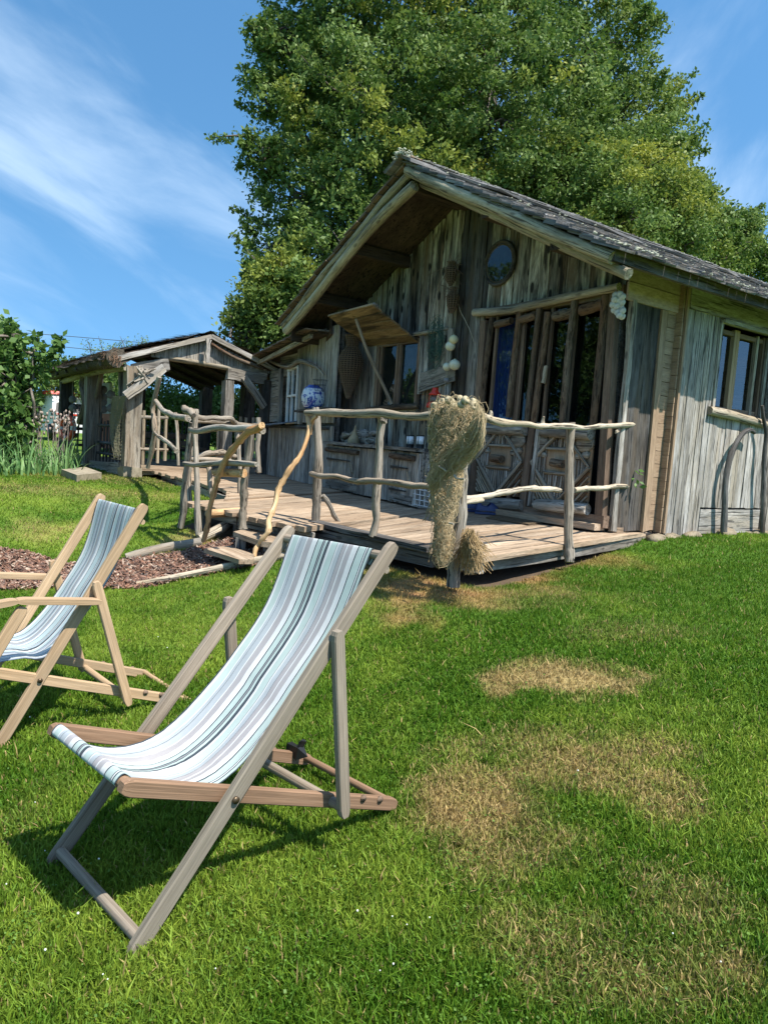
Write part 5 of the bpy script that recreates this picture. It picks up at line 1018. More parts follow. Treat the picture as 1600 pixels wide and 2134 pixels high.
# clogs
def clog(c, yaw, lab):
    o = thing('clog', lab, 'clog', c, 'pair of clogs on the deck'); m = plain('navy_rubber', (.02, .035, .11), .5, .5); cs, sn = math.cos(yaw), math.sin(yaw)
    def Q(l, w_, z): l, w_, z = l*1.15, w_*1.15, z*1.7; return c+V(l*cs-w_*sn, l*sn+w_*cs, z)
    sole = MB(); out_ = [(l, (.048 if l > .02 else .036)*math.sqrt(max(0, 1-(abs(l-.0)/.146)**4))+.004) for l in np.linspace(-.14, .14, 13)]
    ring = [(l, w_) for l, w_ in out_]+[(l, -w_) for l, w_ in out_[::-1]]; sole.poly([Q(l, w_, .0) for l, w_ in ring], (0, 0, 1), .028); build(sole, 'sole', m, o)
    up = MB(); vs = []; nn = 9; st2 = [(-.135, .035, .055), (-.11, .045, .075), (-.06, .046, .062), (-.01, .05, .06), (.02, .054, .085), (.06, .056, .078), (.10, .05, .055), (.135, .03, .036)]
    for (l, w_, h) in st2:
        for k in range(nn): a = math.pi*k/(nn-1); vs.append(Q(l, w_*math.cos(a), .025+(h-.02)*math.sin(a)**.7))
    fs = [(i*nn+k, i*nn+k+1, (i+1)*nn+k+1, (i+1)*nn+k) for i in range(len(st2)-1) for k in range(nn-1) if not (1 <= i <= 3 and 2 <= k <= 5)]
    fs += [tuple(range(nn))[::-1], tuple((len(st2)-1)*nn+k for k in range(nn))]; up.add(vs, fs, None, True); build(up, 'upper', m, o)
    build(MB().torus(Q(-.02, 0, .06), (0, 0, 1), .048, .006, 14, 5, math.pi*.5+yaw, math.pi*1.5+yaw), 'heel_strap', m, o)
a_ = math.atan2(RT[1], RT[0])
clog(at(1015, 1073, 'z', .6)+V(0, 0, .01), a_+.1, 'navy blue clog lying nearer the doormat'); clog(at(994, 1070, 'z', .6)+V(0, 0, .01)+F0*.13, a_+.25, 'navy blue clog further from the doormat, behind its pair')
mt = [at(a, b, 'z', .607) for a, b in ((1012, 1080), (1100, 1094), (1188, 1082), (1090, 1064))]
build(MB().poly([p for p in mt], (0, 0, 1), .014), 'doormat', plain('coir_mat', (.16, .12, .075), 1., .1, c2=(.08, .06, .04), sc=60, bump=1.), label='brown coir doormat lying before the glazed doors', cat='doormat', origin=mt[0])
# weeds
M_leafs = leafmat('weed_leaf', (.05, .13, .03), (.13, .24, .05), (.3, .3, .06))
def leafcloud(name, P, size, mat, parent=None, aspect=1.5, up=.35, yel=None, droop=0., **k):
    n = len(P); d = rng.normal(0, 1, (n, 3)); d[:, 2] = d[:, 2]*.7+up*.3; d /= np.linalg.norm(d, axis=1)[:, None]
    nn = rng.normal(0, 1, (n, 3)); nn[:, 2] += up*3; u = np.cross(d, nn); u /= np.linalg.norm(u, axis=1)[:, None]+1e-9; nn = np.cross(u, d)
    s = size*rng.uniform(.6, 1.3, n)[:, None]; a = P; b_ = P+d*s*.5*aspect+u*s*.42; c_ = P+d*s*aspect-nn*s*.15; e = P+d*s*.5*aspect-u*s*.42
    v = np.stack([a, b_, c_, e], 1).reshape(-1, 3); r = np.repeat(rng.random(n), 4); y_ = np.repeat(yel if yel is not None else np.zeros(n), 4)
    return raw(name, v, np.arange(n*4).reshape(-1, 4), mat, parent, attrs={'rnd': r, 'yel': y_}, **k)
p = at(1228, 1092, 'z', .62); leafcloud('deck_weed', p+rng.normal(0, 1, (60, 3))*[.05, .07, .035]+[0, 0, .03], .05, M_leafs, label='small green weed growing through the deck edge', category='plant', yel=np.full(60, .4))
p = at(1326, 998, 'x', -4.9); leafcloud('vine_sprig', p+rng.normal(0, 1, (10, 3))*[.01, .04, .04], .05, M_leafs, label='tiny green sprig at the corner batten', category='plant')
# driftwood against the side wall
vl_ = lambda pts, r, lab: build(MB().log([at(a, b, 'x', XR+.14) for a, b in pts], r, sides=9, knot=.2), 'driftwood_branch', MW['dark'], label=lab, cat='branch', origin=at(*pts[0], 'x', XR+.14), group='branches against the side wall')
vl_([(1508, 1108), (1510, 1060), (1512, 1000), (1524, 945), (1544, 908), (1562, 896), (1572, 902)], [.042, .04, .038, .036, .033, .03, .022], 'hooked driftwood branch, darkened for its shadow, leaning on the side wall below the window')  # dark wood stands in for the shadow along this branch
vl_([(1588, 1110), (1590, 1020), (1592, 950), (1596, 905), (1590, 870), (1588, 845)], [.032, .032, .03, .026, .024, .018], 'thin forked branch standing right of the side window')
# ------------------------------------------------------------------ pavilion
PX, PY0, PY1, PXB = -13.5, 3.72, 6.9, -19.0
pav = thing('pavilion', 'open wooden pavilion with a heather thatched roof left of the cabin', 'pavilion', (-16, 5.3, .5))
def pp(pts, r, mat, nm, ax=('x', PX), **k):
    q = [at(a, b, *ax) for a, b in pts]; lab = k.pop('label', None); return build(MB().log(q, r, sides=9, **k), nm, mat, pav, label=lab)
def sqpost(x_, y_, z0, z1, w_, mat='post', nm='post'): return build(MB().bar((x_, y_, z0), (x_+random.gauss(0, .02), y_+random.gauss(0, .02), z1), (0, 1, 0), w_, w_*.9, seg=5, jit=.006), nm, MW[mat], pav)
for (x_, y_, w_, z1) in ((PX, PY0+.05, .28, 2.5), (PX, 5.6, .19, 2.42), (PX+.02, 6.42, .22, 2.5), (-16.3, PY0, .30, 2.5), (-18.9, PY0, .28, 2.5), (-18.9, 5.4, .28, 2.6), (-18.9, 7.2, .28, 2.6), (-16.2, 7.2, .28, 2.6)): sqpost(x_, y_, float(gh(x_, y_))-.05, z1, w_, ('post' if y_ < 4 else 'grey') if x_ > -17 and y_ < 6 else 'dark')
build(MB().bar((PX, PY0+.05, .3), (PX, PY0+.05, .66), (0, 1, 0), .36, .34, seg=2, jit=.012), 'post_base', M_conc, pav)
# wavy board on the left post, brace slabs
build(MB().bar(at(262, 826, 'x', PX+.25), at(342, 765, 'x', PX+.25), (0, 0, 1), .16, .09, seg=6, jit=.008), 'brace', MW['side'], pav, label='thick pale slab brace at the left front post')
build(MB().bar(at(508, 785, 'x', PX+.1), at(551, 848, 'x', PX+.1), (0, 0, 1), .13, .09, seg=5, jit=.005), 'brace', MW['grey'], pav)
pp([(352, 746), (395, 752), (440, 760), (500, 770), (553, 775)], [.05, .055, .05, .05, .045], MW['drift'], 'curved_beam')
for a, b in (((276, 770), (350, 760)), ((472, 778), (553, 790))): build(MB().bar(at(*a, 'x', PX+.02), at(*b, 'x', PX+.02), (0, 0, 1), .22, .1, seg=5, jit=.01), 'beam', MW['grey'], pav)
pk = at(436, 708, 'x', PX); eL = V(PX, 3.45, 2.56); eR = V(PX, 6.85, 2.60); pk = V(PX, 5.15, 3.17)
# gable boards
y_ = 4.1
while y_ < 6.7:
    zt = pk[2]-abs(y_-pk[1])*(pk[2]-2.58)/1.7-.03; zb_ = 2.70-.02*(y_-4)
    if zt-zb_ > .03: build(MB().bar((PX+.03, y_, zb_), (PX+.03, y_, zt), (0, 1, 0), .074, .02, seg=1, jit=.002), 'gable_board', MW['grey'], pav)
    y_ += .08
for e in (eL, eR): build(MB().bar(pk+V(.14, 0, .03), e+V(.14, 0, .02), (0, 0, 1), .085, .05, seg=8, jit=.004), 'verge_board', MW['side'], pav)
build(MB().bar(at(434, 706, 'x', PX+.22), at(432, 757, 'x', PX+.22), (0, 1, 0), .09, .05, seg=5, jit=.008, w2=.06), 'finial_board', MW['side'], pav)
pp([(440, 716), (470, 735), (505, 752), (548, 768)], [.03, .03, .035, .03], MW['bark'], 'branch_trim', ('x', PX+.12))
# roof slopes with thatch
for s, e in ((-1, eL), (1, eR)):
    ey = e[1]+s*.18; ez = e[2]-.02
    build(MB().poly([(PX+.1, pk[1], pk[2]), (PX+.1, ey, ez), (PXB-.3, ey, ez), (PXB-.3, pk[1], pk[2])], (0, s*.35, 1), .06), 'roof_slope', MW['soffit'], pav)
    for k in range(6): xx = PX-.4-k*1.0; build(MB().log([(xx, pk[1], pk[2]-.05), (xx, ey, ez-.06)], .045, sides=6), 'rafter', MW['dark'], pav)
    mb = MB(); nst = 5200
    for _ in range(nst):
        f = random.random()**.9; xx = random.uniform(PXB-.4, PX+.12); a = V(xx, lerp(pk[1], ey, f), lerp(pk[2], ez, f)+.06+random.uniform(0, .09)); d = V(random.gauss(0, .06), s*random.uniform(.1, .24), -random.uniform(.0, .09))
        mb.v += [tuple(a+V(-.009, 0, 0)), tuple(a+V(.009, 0, .004)), tuple(a+d)]; mb.g += [tuple(a)]*3; mb.f.append((mb.n, mb.n+1, mb.n+2)); mb.sm.append(False); mb.n += 3
    build(mb, 'thatch_stalk', M_thatch, pav, kind='stuff', label='loose dry heather stalks of the thatch')
    th = MB(); m_ = 20; k_ = 8; vs = []
    for i in range(m_+1):
        for j in range(k_+1):
            f = j/k_*1.03; xx = lerp(PX+.12, PXB-.35, i/m_); vs.append((xx+random.gauss(0, .02), lerp(pk[1], ey, f)+random.gauss(0, .01), lerp(pk[2], ez, f)+.11+random.uniform(-.02, .04)-(.08 if j == k_ else 0)))
    th.add(vs, [(i*(k_+1)+j, i*(k_+1)+j+1, (i+1)*(k_+1)+j+1, (i+1)*(k_+1)+j) for i in range(m_) for j in range(k_)]); build(th, 'thatch', M_thatch, pav)
# eave roll and log on the near side
build(MB().log([(PX+.15, 3.42, 2.60), (-15, 3.38, 2.58), (-17, 3.42, 2.56), (PXB-.3, 3.45, 2.5)], [.17, .15, .13, .11], sides=12, jit=.2, sub=6), 'thatch_roll', M_thatch, pav)
build(MB().log([(PX+.1, 3.62, 2.44), (-14.8, 3.58, 2.46), (-16.5, 3.6, 2.45), (PXB, 3.62, 2.36)], [.06, .08, .075, .07], sides=9, sub=5), 'eave_log', MW['drift'], pav)
mb = MB()
for _ in range(260): p = V(PX+random.uniform(-.6, .25), 3.42+random.gauss(0, .06), 2.62+random.gauss(0, .05)); mb.log([p, p+V(random.gauss(0, .08), -random.uniform(0, .1), -random.uniform(0, .16))], .005, sides=3, sub=1, caps=False)
build(mb, 'loose_stalk', plain('brown_stalk', (.22, .13, .08), .9), pav, kind='stuff')
for x0, x1 in ((-14.1, -13.75), (-16.0, -15.6)): build(MB().log([(x0, PY0, 1.95), (x1 if x0 < -15 else -14.2, PY0, 2.45)], .05, sides=7), 'bracket', MW['post'], pav)
build(MB().log([at(178, 770, 'y', 3.6), at(172, 800, 'y', 3.6), at(176, 840, 'y', 3.6), at(166, 880, 'y', 3.6)], [.05, .09, .06, .08], sides=8), 'wavy_plank', MW['post'], pav)
build(MB().bar(at(164, 968, 'y', PY0-.05), at(248, 976, 'y', PY0-.05), (0, 0, 1), .22, .05, seg=4, jit=.004), 'sill_board', MW['side'], pav)
build(MB().bar((PX+.12, PY0+.2, .66), (PX+.12, 5.2, .64), (0, 0, 1), .1, .08, seg=4, jit=.004), 'sill_board', MW['deck'], pav)
build(MB().poly([(PX+.1, PY0, .53), (PX+.1, 7.3, .53), (PXB, 7.3, .53), (PXB, PY0, .53)], (0, 0, 1), .07), 'floor', MW['deck'], pav)
# knotted root ornament on the front beam
mb = MB(); c = at(298, 780, 'x', PX+.25)
for _ in range(26): d = rng.normal(0, 1, 3)*[.05, .09, .13]; mb.log([c-d, c+rng.normal(0, .03, 3), c+d*.8+V(0, 0, -.05)], [.012, .035, .012], sides=6, sub=2)
build(mb, 'knotted_root', MW['post'], label='knotted grey root fixed beside the pavilion brace', cat='root', origin=c)
# fences at the back and side of the pavilion
fb_ = thing('paling_fence', 'low rustic paling fence at the back of the pavilion', 'fence', (PXB, 5.4, .6))
for z_ in (.85, 1.25): build(MB().log([(PXB, 3.8, z_), (PXB, 5.4, z_+.03), (PXB, 7.4, z_)], .035, sides=6), 'rail', MW['dark'], fb_)
for k in range(26): y0 = 3.85+k*.138; build(MB().log([(PXB+.03, y0, .5), (PXB+.03, y0+random.gauss(0, .015), 1.45+random.uniform(-.1, .18))], .022, sides=5, sub=1), 'paling', MW['dark'], fb_)
fs_ = thing('paling_fence', 'dark paling panel between the two left posts of the pavilion', 'fence', (-15, PY0, .6))
for z_ in (.80, 1.02, 1.38): build(MB().log([(-16.2, PY0+.1, z_), (-13.7, PY0+.1, z_+.02)], .03, sides=6), 'rail', MW['dark'], fs_)
for k in range(9): x0 = -15.95+k*.26; build(MB().log([(x0, PY0+.1, .6), (x0+random.gauss(0, .02), PY0+.1, 1.55+random.uniform(-.1, .1))], .022, sides=5, sub=1), 'paling', MW['dark'], fs_)
ff = thing('front_paling', 'pale crooked palings at the left front bay of the pavilion', 'fence', (PX, 4.3, .6))
for px, y0_, y1_ in ((283, 860, 968), (297, 855, 968), (328, 845, 965), (343, 860, 960)): build(MB().log([at(px, y1_, 'x', PX), at(px+3, y0_, 'x', PX)], .032, sides=7, knot=.2), 'paling', MW['drift'], ff)
for py in (868, 935): build(MB().log([at(276, py, 'x', PX), at(350, py+3, 'x', PX)], .03, sides=6), 'rail', MW['post'], ff)
fr_ = thing('right_paling', 'pale palings and rails at the right front bay of the pavilion by the cabin', 'fence', (PX, 6.0, .6))
for px, y0_, y1_ in ((511, 870, 975), (526, 870, 975), (500, 868, 972), (453, 880, 965)): build(MB().log([at(px, y1_, 'x', PX-.1), at(px+2, y0_, 'x', PX-.1)], .03, sides=7, knot=.2), 'paling', MW['drift'], fr_)
for py in (884, 955): build(MB().log([at(490, py, 'x', PX-.1), at(545, py+4, 'x', PX-.1)], .035, sides=6), 'rail', MW['post'], fr_)
bn = thing('bench', 'dark plank bench at the back of the pavilion', 'bench', (-18.2, 5.6, .6))
for z_ in (1.05, 1.22): build(MB().bar((-18.4, 4.9, z_), (-18.4, 6.9, z_), (0, 0, 1), .14, .04, seg=3, jit=.004), 'backrest', MW['frame'], bn)
build(MB().bar((-18.1, 4.9, .95), (-18.1, 6.9, .95), (1, 0, 0), .4, .05, seg=3, jit=.003), 'seat', MW['frame'], bn)
for y0 in (5.0, 6.8): build(MB().bar((-18.1, y0, .6), (-18.1, y0, .93), (1, 0, 0), .3, .08), 'leg', MW['frame'], bn)
# hanging disc strings
M_disc = plain('grey_disc', (.20, .19, .17), .8, nz=.3)
for px, pys, yy, lab in ((134, (822, 836, 853), 3.7, 'leftmost string of round discs under the pavilion eave'), (151, (832, 850), 3.72, 'second string of discs from the left under the eave'), (201, (805, 820, 852), 3.9, 'string of discs just right of the wavy plank'), (215, (812, 827, 838, 853), 3.9, 'longest string of four discs before the white cloth'), (231, (822, 850), 3.9, 'string of discs nearest the front corner post')):
    o = thing('disc_string', lab, 'mobile', at(px, pys[0], 'y', yy), 'strings of discs under the pavilion eave')
    build(MB().log([at(px, 795, 'y', yy), at(px, pys[-1]+6, 'y', yy)], .006, sides=4), 'string', M_rope, o)
    for py in pys: build(MB().lathe(at(px, py, 'y', yy), [(.085, -.012), (.09, 0), (.085, .012)], nrm(V(.7, -.5, .1)), 14, .06), 'disc', M_disc, o)
# lifebuoy
lc = at(140, 892, 'y', 3.5); lb = thing('lifebuoy', 'red and white lifebuoy hanging at the left side of the pavilion', 'lifebuoy', lc); lax = nrm(V(.35, -.9, .05))
for k in range(4):
    build(MB().torus(lc, lax, .24, .065, 9, 10, k*math.pi/2+.2, k*math.pi/2+1.42), 'ring', plain('buoy_red', (.62, .09, .035), .5), lb); build(MB().torus(lc, lax, .24, .066, 3, 10, k*math.pi/2+1.42, (k+1)*math.pi/2+.2), 'band', M_white, lb)
# hanging net on the corner post
mb = MB()
for _ in range(150):
    x0 = random.uniform(236, 262); pts = [at(lerp(x0, 238+(x0-236)*.5, t)-8*math.sin(t*3.1)+random.gauss(0, 1.2), lerp(825, 960, t*random.uniform(.9, 1)), 'y', 3.5) for t in np.linspace(0, random.uniform(.3, 1), 7)]; mb.log(pts, .004, sides=3, sub=1, caps=False, jit=0)
for k in range(16): mb.log([at(234-k*.2, 850+k*7, 'y', 3.5), at(250, 853+k*7, 'y', 3.48), at(262-k*.8, 849+k*7, 'y', 3.5)], .004, sides=3, sub=2, caps=False)
build(mb, 'hanging_net', plain('olive_net', (.17, .16, .10), .9), label='thin olive net hanging beside the corner post of the pavilion', cat='net', origin=at(245, 960, 'y', 3.5))
# cloth
cl = thing('hanging_cloth', 'white cloth with a salmon lower half hanging inside the pavilion', 'cloth', (-18.3, 3.95, .9))
for (y0_, y1_, col, nm) in ((798, 862, (.45, .45, .47), 'upper_cloth'), (862, 934, (.46, .18, .12), 'lower_cloth')):
    vs = []; n = 14
    for py in (y0_, y1_):
        for i in range(n): q = at(lerp(198, 233, i/(n-1)), py, 'y', 4.6); vs.append(q+V(0, .03*math.sin(i*1.5), 0))
    build(MB().add(vs, [(i, i+1, n+i+1, n+i) for i in range(n-1)], None, True), nm, plain(nm, col, .9), cl)
# van behind the pavilion
vc = atd(163, 920, 33.); van = thing('parked_van', 'white and red van parked on the grass beyond the pavilion', 'van', (vc[0], vc[1], .58)); vy = nrm(V(-.1, 1, 0)); vx = V(-1, -.1, 0)
def vb(a0, a1, b0, b1, z0, z1, mat, nm, taper=0.): 
    c = V(vc[0], vc[1], .58); P = [c+vx*a+vy*b+V(0, 0, z) for (a, b, z) in ((a0, b0, z0), (a1, b0, z0), (a1, b1, z0), (a0, b1, z0), (a0+taper, b0+taper*.3, z1), (a1, b0+taper*.3, z1), (a1, b1-taper*.3, z1), (a0+taper, b1-taper*.3, z1))]
    return build(MB().add(P, [(3, 2, 1, 0), (4, 5, 6, 7), (0, 1, 5, 4), (1, 2, 6, 5), (2, 3, 7, 6), (3, 0, 4, 7)]), nm, mat, van)
vb(0, 4.6, -1, 1, .35, 1.25, M_white, 'body'); vb(.55, 4.6, -1, 1, 1.25, 2.05, M_white, 'cab', .45); vb(.50, .9, -.85, .85, 1.3, 1.85, M_black, 'windscreen', .42); vb(.9, 4.6, -.98, .98, 2.05, 2.2, M_red, 'roof_stripe', .1); vb(-.02, .1, -1, 1, 1.12, 1.2, M_red, 'body_stripe')
for a_ in (.8, 3.7):
    for s in (-1, 1): build(MB().lathe(V(vc[0], vc[1], .93)+vx*a_+vy*s*.95, [(.34, -.1), (.35, 0), (.34, .1)], vy, 18), 'wheel', M_black, van)
# slab step
q = [at(a, b, 'z', .58) for a, b in ((128, 979), (160, 991), (212, 986), (178, 974))]; build(MB().poly([p+V(0, 0, -.14) for p in q], (0, 0, 1), .15), 'stone_slab', M_conc, label='flat pale stone slab on the grass before the pavilion', cat='slab', origin=q[0])
# ------------------------------------------------------------------ power lines
for (a, b, h) in (((60, 694), (700, 733), 0), ((60, 716), (700, 765), 0)):
    A, B = atd(a[0], a[1], 45.), atd(b[0], b[1], 62.); build(MB().log([A+(A-B)*.6, A, lerp(A, B, .5)-V(0, 0, .25), B], .02, sides=5, sub=6, jit=0), 'power_line', M_black, label='upper thin power line crossing the sky above the pavilion' if a[1] < 700 else 'lower thin power line just above the thatched roof', cat='power line', group='overhead wires', origin=A)
# ------------------------------------------------------------------ iris clump and bush on the left
ir = thing('iris_clump', 'tall clump of green sword leaves with faded flower stalks left of the pavilion', 'plant', g_(80, 985)); vs = []; rr_ = []
for _ in range(520):
    b0 = g_(random.uniform(-45, 168), random.uniform(966, 992)); az = random.uniform(0, 6.28); l = random.uniform(.3, .85); w_ = random.uniform(.010, .022); lean = random.uniform(.1, .95); d = V(math.cos(az), math.sin(az), 0); sde = V(-d[1], d[0], 0)*w_; n_ = 5; r_ = random.random()
    ring = []
    for i in range(n_+1):
        t = i/n_; c = b0+d*l*lean*t*t+V(0, 0, l*t*(1-lean*.45*t)); s2 = (1-t)**.6; ring.append((c-sde*s2, c+sde*s2))
    for i in range(n_): vs += [ring[i][0], ring[i][1], ring[i+1][1], ring[i+1][0]]; rr_ += [r_]*4
raw('sword_leaf', vs, np.arange(len(vs)).reshape(-1, 4), leafmat('iris_leaf', (.06, .16, .05), (.20, .33, .11), (.3, .3, .1), .3), ir, attrs={'rnd': np.array(rr_), 'yel': np.zeros(len(rr_))}, kind='stuff', label='long sword shaped leaves')
mb = MB()
for _ in range(26):
    b0 = g_(random.uniform(60, 160), 980); tp = b0+V(random.gauss(0, .12), random.gauss(0, .12), random.uniform(.85, 1.15)); mb.log([b0, lerp(b0, tp, .5), tp], .006, sides=4, sub=1)
    for k in range(4): mb.ball(tp+V(random.gauss(0, .03), random.gauss(0, .03), -k*.07), .022, (1, 1, 1.4), 6, 4, .3)
build(mb, 'flower_stalk', plain('faded_flower', (.40, .32, .27), .9, nz=.4, sc=20), ir)
# ------------------------------------------------------------------ trees
M_bark = wood('tree_bark', (.05, .042, .033), (.12, .10, .08), (.2, .175, .145), along=6, across=8, crack=.6, knots=0)
def tree(name, lab, cat, base, blobs, dens, size, leaf, parent_grp=None, clump=.42, per=70, yelf=None, trunk_r=.35, aspect=1.4, branches=True, sprigs=(), up=.35):
    t_ = thing(name, lab, cat, base, parent_grp); base = V(*base); cs = []; tw = MB(); br = MB()
    tot = np.array([(b[1]*b[2]*b[3])**.62 for b in blobs]); tot /= tot.sum(); ncl = dens//per
    for b, f in zip(blobs, tot):
        m = max(4, int(ncl*f)); d = rng.normal(0, 1, (m, 3)); d /= np.linalg.norm(d, axis=1)[:, None]; rad = rng.random(m)**.33; rad = np.where(rng.random(m) < .25, rng.uniform(.9, 1.16, m), rad*.98)
        C = b[0]+d*rad[:, None]*np.array(b[1:4]); cs.append(C)
        if branches:
            c0_ = b[0]; br.log([base+V(0, 0, (c0_[2]-base[2])*.25), lerp(base, c0_, .55)+V(0, 0, (c0_[2]-base[2])*.12)+rng.normal(0, .25, 3), c0_], [trunk_r*.5, trunk_r*.28, .05], sides=7, sub=4, jit=.1, caps=False)
            for q in C[::max(1, m//16)]: tw.log([c0_+rng.normal(0, .2, 3), lerp(c0_, q, .55)+rng.normal(0, .15, 3), q], [.035, .022, .006], sides=4, sub=2, caps=False, jit=.1)
    C = np.concatenate(cs); m = len(C); e = rng.normal(0, 1, (m, per, 3)); e /= np.linalg.norm(e, axis=2)[:, :, None]
    st_ = clump*rng.uniform(.55, 1.3, m)[:, None, None]*np.array([1, 1, .62]); P = (C[:, None, :]+e*st_*rng.random((m, per, 1))**.5).reshape(-1, 3)
    hue = np.repeat(np.clip(rng.random(m)**2*.7, 0, 1), per); yy = yelf(C) if yelf else np.zeros(m); yel = np.repeat(yy, per)
    rnd_ = np.clip(hue+rng.normal(0, .18, len(P)), 0, 1)
    auto = []
    if len(blobs) > 15 and branches:
        for b in blobs:
            for _ in range(4):
                d_ = rng.normal(0, 1, 3); d_ /= np.linalg.norm(d_); d_[2] = abs(d_[2])*.6; e_ = np.array(b[1:4]); auto.append((b[0]+d_*e_*.9, b[0]+d_*e_*rng.uniform(1.15, 1.4)+V(0, 0, .15)))
    for (a, b) in list(sprigs)+auto:
        A = V(*a); B = V(*b); n_ = 200; t = rng.random(n_); Q = A+(B-A)*t[:, None]+rng.normal(0, .10, (n_, 3))*(1.35-t)[:, None]; P = np.concatenate([P, Q]); rnd_ = np.concatenate([rnd_, rng.random(n_)*.4]); yel = np.concatenate([yel, np.zeros(n_)]); tw.log([A, lerp(A, B, .5)+rng.normal(0, .06, 3), B], [.03, .018, .006], sides=4, sub=2, caps=False)
    n = len(P); d = rng.normal(0, 1, (n, 3)); d /= np.linalg.norm(d, axis=1)[:, None]; nn = rng.normal(0, 1, (n, 3)); nn[:, 2] += up*3; u = np.cross(d, nn); u /= np.linalg.norm(u, axis=1)[:, None]+1e-9; nn = np.cross(u, d)
    s = size*rng.uniform(.6, 1.35, n)[:, None]; v = np.stack([P, P+d*s*.5*aspect+u*s*.4-nn*s*.05, P+d*s*aspect-nn*s*.22, P+d*s*.5*aspect-u*s*.4-nn*s*.05], 1).reshape(-1, 3)
    raw('crown', v, np.arange(n*4).reshape(-1, 4), leaf, t_, attrs={'rnd': np.repeat(rnd_, 4), 'yel': np.repeat(yel, 4)}, label='leafy crown')
    if branches:
        br.log([base-V(0, 0, .2), base+V(0, 0, (blobs[0][0][2]-base[2])*.35), base+V(.1, .1, (blobs[0][0][2]-base[2])*.8)], [trunk_r*1.25, trunk_r, trunk_r*.5], sides=10, sub=4, jit=.06)
        build(br, 'trunk', M_bark, t_); 
    if tw.v: build(tw, 'twig', M_bark, t_, kind='stuff')
    return t_
def bl(px, py, r, d, dep=1., sq=1.): c = atd(px, py, d); R_ = r*d/FPX; return (c, R_*dep, R_*dep, R_*sq)
leaf_oak = leafmat('oak_leaf', (.078, .142, .024), (.26, .35, .10), (.36, .37, .05), .36, .6)
leaf_yel = leafmat('light_leaf', (.08, .145, .026), (.21, .30, .07), (.38, .38, .05), .36, .6)
leaf_hz = leafmat('hazel_leaf', (.08, .16, .035), (.19, .31, .08), (.2, .26, .06), .36, .55)
D = 20.
ob = [bl(*a) for a in ((880, 200, 260, D+1), (660, 60, 110, D), (640, 150, 115, D-.5), (870, -60, 260, D), (1120, -20, 200, D), (1230, 120, 130, D), (600, 235, 90, D-1), (790, 260, 200, D-2), (1040, 250, 230, D-2), (1290, 260, 125, D), (1370, 330, 85, D-1), (640, 410, 105, D-1.5), (830, 430, 180, D-2.5), (1080, 430, 200, D-2), (1330, 400, 110, D-1), (600, 520, 85, D-2), (720, 560, 130, D-3), (900, -330, 250, D+1), (1060, -300, 180, D+1), (570, 600, 60, D-3), (590, 90, 60, D-1), (560, 330, 50, D-2), (1400, 420, 70, D), (1435, 440, 55, D), (1440, 500, 80, D), (1500, 530, 60, D+1))]
def ye(C):
    n = fbm(C[:, 0], C[:, 2]*1.3+C[:, 1], .55, 4); lat = (C[:, :2]@R2)/D*FPX+800; return np.clip((n-.58)*5, 0, 1)*.7*(rng.random(len(C)) < .75)+np.clip((lat-1050)/500, 0, 1)*.35*rng.random(len(C))
spr = [(atd(540, 285, D-1.5), atd(432, 288, D-2)), (atd(560, 110, D-1), atd(505, 60, D-1)), (atd(560, 230, D-1), atd(490, 215, D-1)), (atd(570, 330, D-2), atd(492, 350, D-2)), (atd(1270, 90, D), atd(1375, 88, D)), (atd(1340, 230, D), atd(1450, 150, D)), (atd(1380, 250, D), atd(1430, 222, D)), (atd(560, 470, D-2), atd(482, 432, D-2)), (atd(1400, 330, D), atd(1478, 310, D)), (atd(560, 180, D-1), atd(495, 165, D-1)), (atd(1290, 40, D), atd(1335, 0, D)), (atd(550, 560, D-3), atd(485, 485, D-3)), (atd(640, 330, D-2), atd(500, 300, D-2))]
bz = atd(900, 800, D+1)
tree('oak_tree', 'huge dark green oak towering behind the cabin roof', 'tree', (bz[0], bz[1], .5), ob, 330000, .082, leaf_oak, clump=.36, per=75, yelf=ye, trunk_r=.5, sprigs=spr)
d2 = 17.5
yb = [bl(*a) for a in ((1150, 400, 130, d2), (1290, 410, 120, d2), (1380, 440, 85, d2), (1060, 440, 90, d2), (1260, 470, 130, d2-1), (1400, 500, 75, d2), (1330, 340, 75, d2+1), (1200, 330, 85, d2+1), (980, 400, 70, d2))]
b2 = atd(1230, 800, d2)
tree('yellow_green_tree', 'yellow green tree with smaller bright leaves behind the right roof slope', 'tree', (b2[0], b2[1], .5), yb, 95000, .065, leaf_yel, clump=.34, per=70, yelf=lambda C: np.clip((fbm(C[:, 0], C[:, 2], 1.1, 8)-.47)*3, 0, 1)*.75, trunk_r=.22)
d3 = 27.
b3 = atd(1530, 800, d3)
tree('distant_tree', 'smaller dark tree standing at the far right beyond the roof', 'tree', (b3[0], b3[1], .5), [bl(1480, 470, 55, d3), bl(1530, 500, 60, d3), bl(1560, 465, 22, d3), bl(1500, 540, 55, d3), bl(1565, 530, 34, d3), bl(1440, 530, 50, d3), bl(1620, 560, 50, d3)], 26000, .10, leaf_oak, clump=.5, per=60, trunk_r=.2, sprigs=[(atd(1560, 460, d3), atd(1590, 425, d3)), (atd(1500, 450, d3), atd(1470, 425, d3))])
d4 = 15.5; b4 = atd(560, 900, d4)
tree('hazel_tree', 'lighter round leaved bush tree between the pavilion and the gable eave', 'tree', (b4[0], b4[1], .5), [bl(560, 640, 70, d4), bl(610, 700, 60, d4), bl(520, 690, 48, d4), bl(660, 640, 60, d4), (bl(600, 590, 60, d4))], 24000, .075, leaf_yel, clump=.3, per=50, yelf=lambda C: np.clip((fbm(C[:, 0], C[:, 2], 1.2, 5)-.5)*3, 0, 1)*.6, trunk_r=.12)
d5 = 13.; b5 = atd(20, 960, d5)
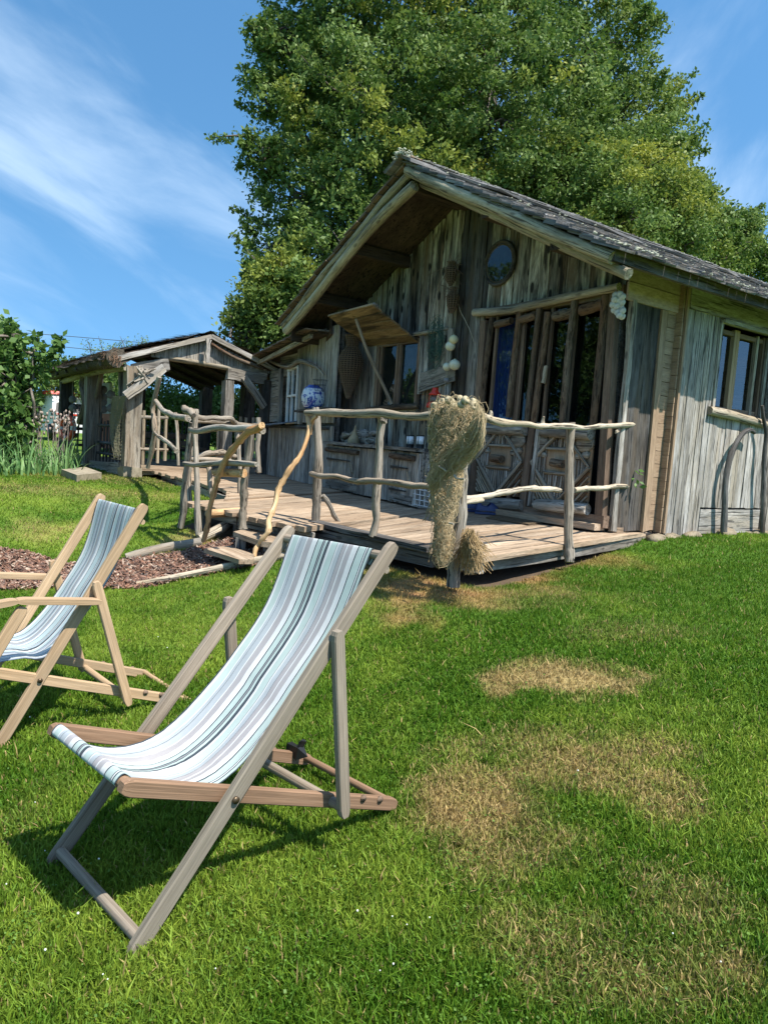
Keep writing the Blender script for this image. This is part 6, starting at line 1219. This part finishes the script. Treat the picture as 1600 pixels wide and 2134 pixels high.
tree('hazel_bush', 'hazel bush with broad leaves at the left picture edge beside the pavilion', 'bush', (b5[0], b5[1], .5), [bl(-5, 800, 52, d5), bl(30, 850, 36, d5), bl(-45, 800, 80, d5), bl(10, 890, 60, d5), bl(45, 905, 26, d5), bl(15, 725, 36, d5), bl(-40, 900, 80, d5), bl(-30, 720, 50, d5)], 8500, .11, leaf_hz, clump=.3, per=28, trunk_r=.06, aspect=1.15, sprigs=[(atd(80, 780, d5), atd(130, 705, d5)), (atd(30, 730, d5), atd(22, 675, d5)), (atd(70, 800, d5), atd(80, 700, d5))])
# dark hedge and garden beyond the pavilion
d6 = 24.
hp = [bl(px, py, 62, d6) for px in range(255, 700, 70) for py in (840, 880)]+[bl(px, 800, 50, 34.) for px in range(-60, 260, 60)]
b6 = atd(350, 930, d6); tree('hedge', 'dense dark hedge beyond the pavilion', 'hedge', (b6[0], b6[1], .5), hp, 60000, .10, leaf_oak, clump=.5, per=60, branches=False)
b7 = atd(250, 800, 30.); twg = MB()
for px, py, px2, py2 in ((200, 750, 170, 715), (215, 745, 205, 700), (240, 742, 262, 705), (262, 738, 250, 700), (290, 735, 300, 702), (220, 735, 300, 725), (190, 740, 180, 705)):
    A, B = atd(px, py, 30.), atd(px2, py2, 30.); twg.log([A-V(0, 0, 2), A, B], [.03, .02, .006], sides=4, sub=3)
tt_ = thing('thin_shrub', 'thin feathery shrub showing above the pavilion thatch', 'shrub', (b7[0], b7[1], .5)); build(twg, 'twig', M_bark, tt_, kind='stuff')
P = np.concatenate([atd(random.uniform(170, 320), 0, 30.)[None]*0+atd(random.uniform(175, 310), random.uniform(708, 745), 30.)[None]+rng.normal(0, .12, (14, 3)) for _ in range(45)]); leafcloud('crown', P, .06, leaf_oak, tt_)
# trees on the left, outside the frame; they show as reflections in the door panes
for k, (x_, y_, h, r_) in enumerate(((-15.5, -6.5, 6.8, 2.2), (-22.5, -8.2, 9.3, 2.5), (-11.5, -9., 7.5, 2.6))):
    c = V(x_, y_, h*.62); tree('garden_tree', ['slender tree nearest the lawn, seen mirrored in the door panes', 'taller tree behind it, mirrored in the door panes', 'rounded tree at the side of the lawn, mirrored in the side panes'][k], 'tree', (x_, y_, 0), [(c, r_, r_, h*.2), (c+V(0, 0, h*.18), r_*.8, r_*.8, h*.18), (c-V(0, 0, h*.15), r_*.9, r_*.9, h*.15), (c+V(r_*.5, r_*.4, -h*.1), r_*.6, r_*.6, h*.12)], 16000, .13, leaf_oak, clump=.5, per=50, trunk_r=.2, parent_grp='garden trees opposite the cabin')
for o in S.objects:
    if o.type == 'LIGHT' or o.type == 'CAMERA': continue
#PART5
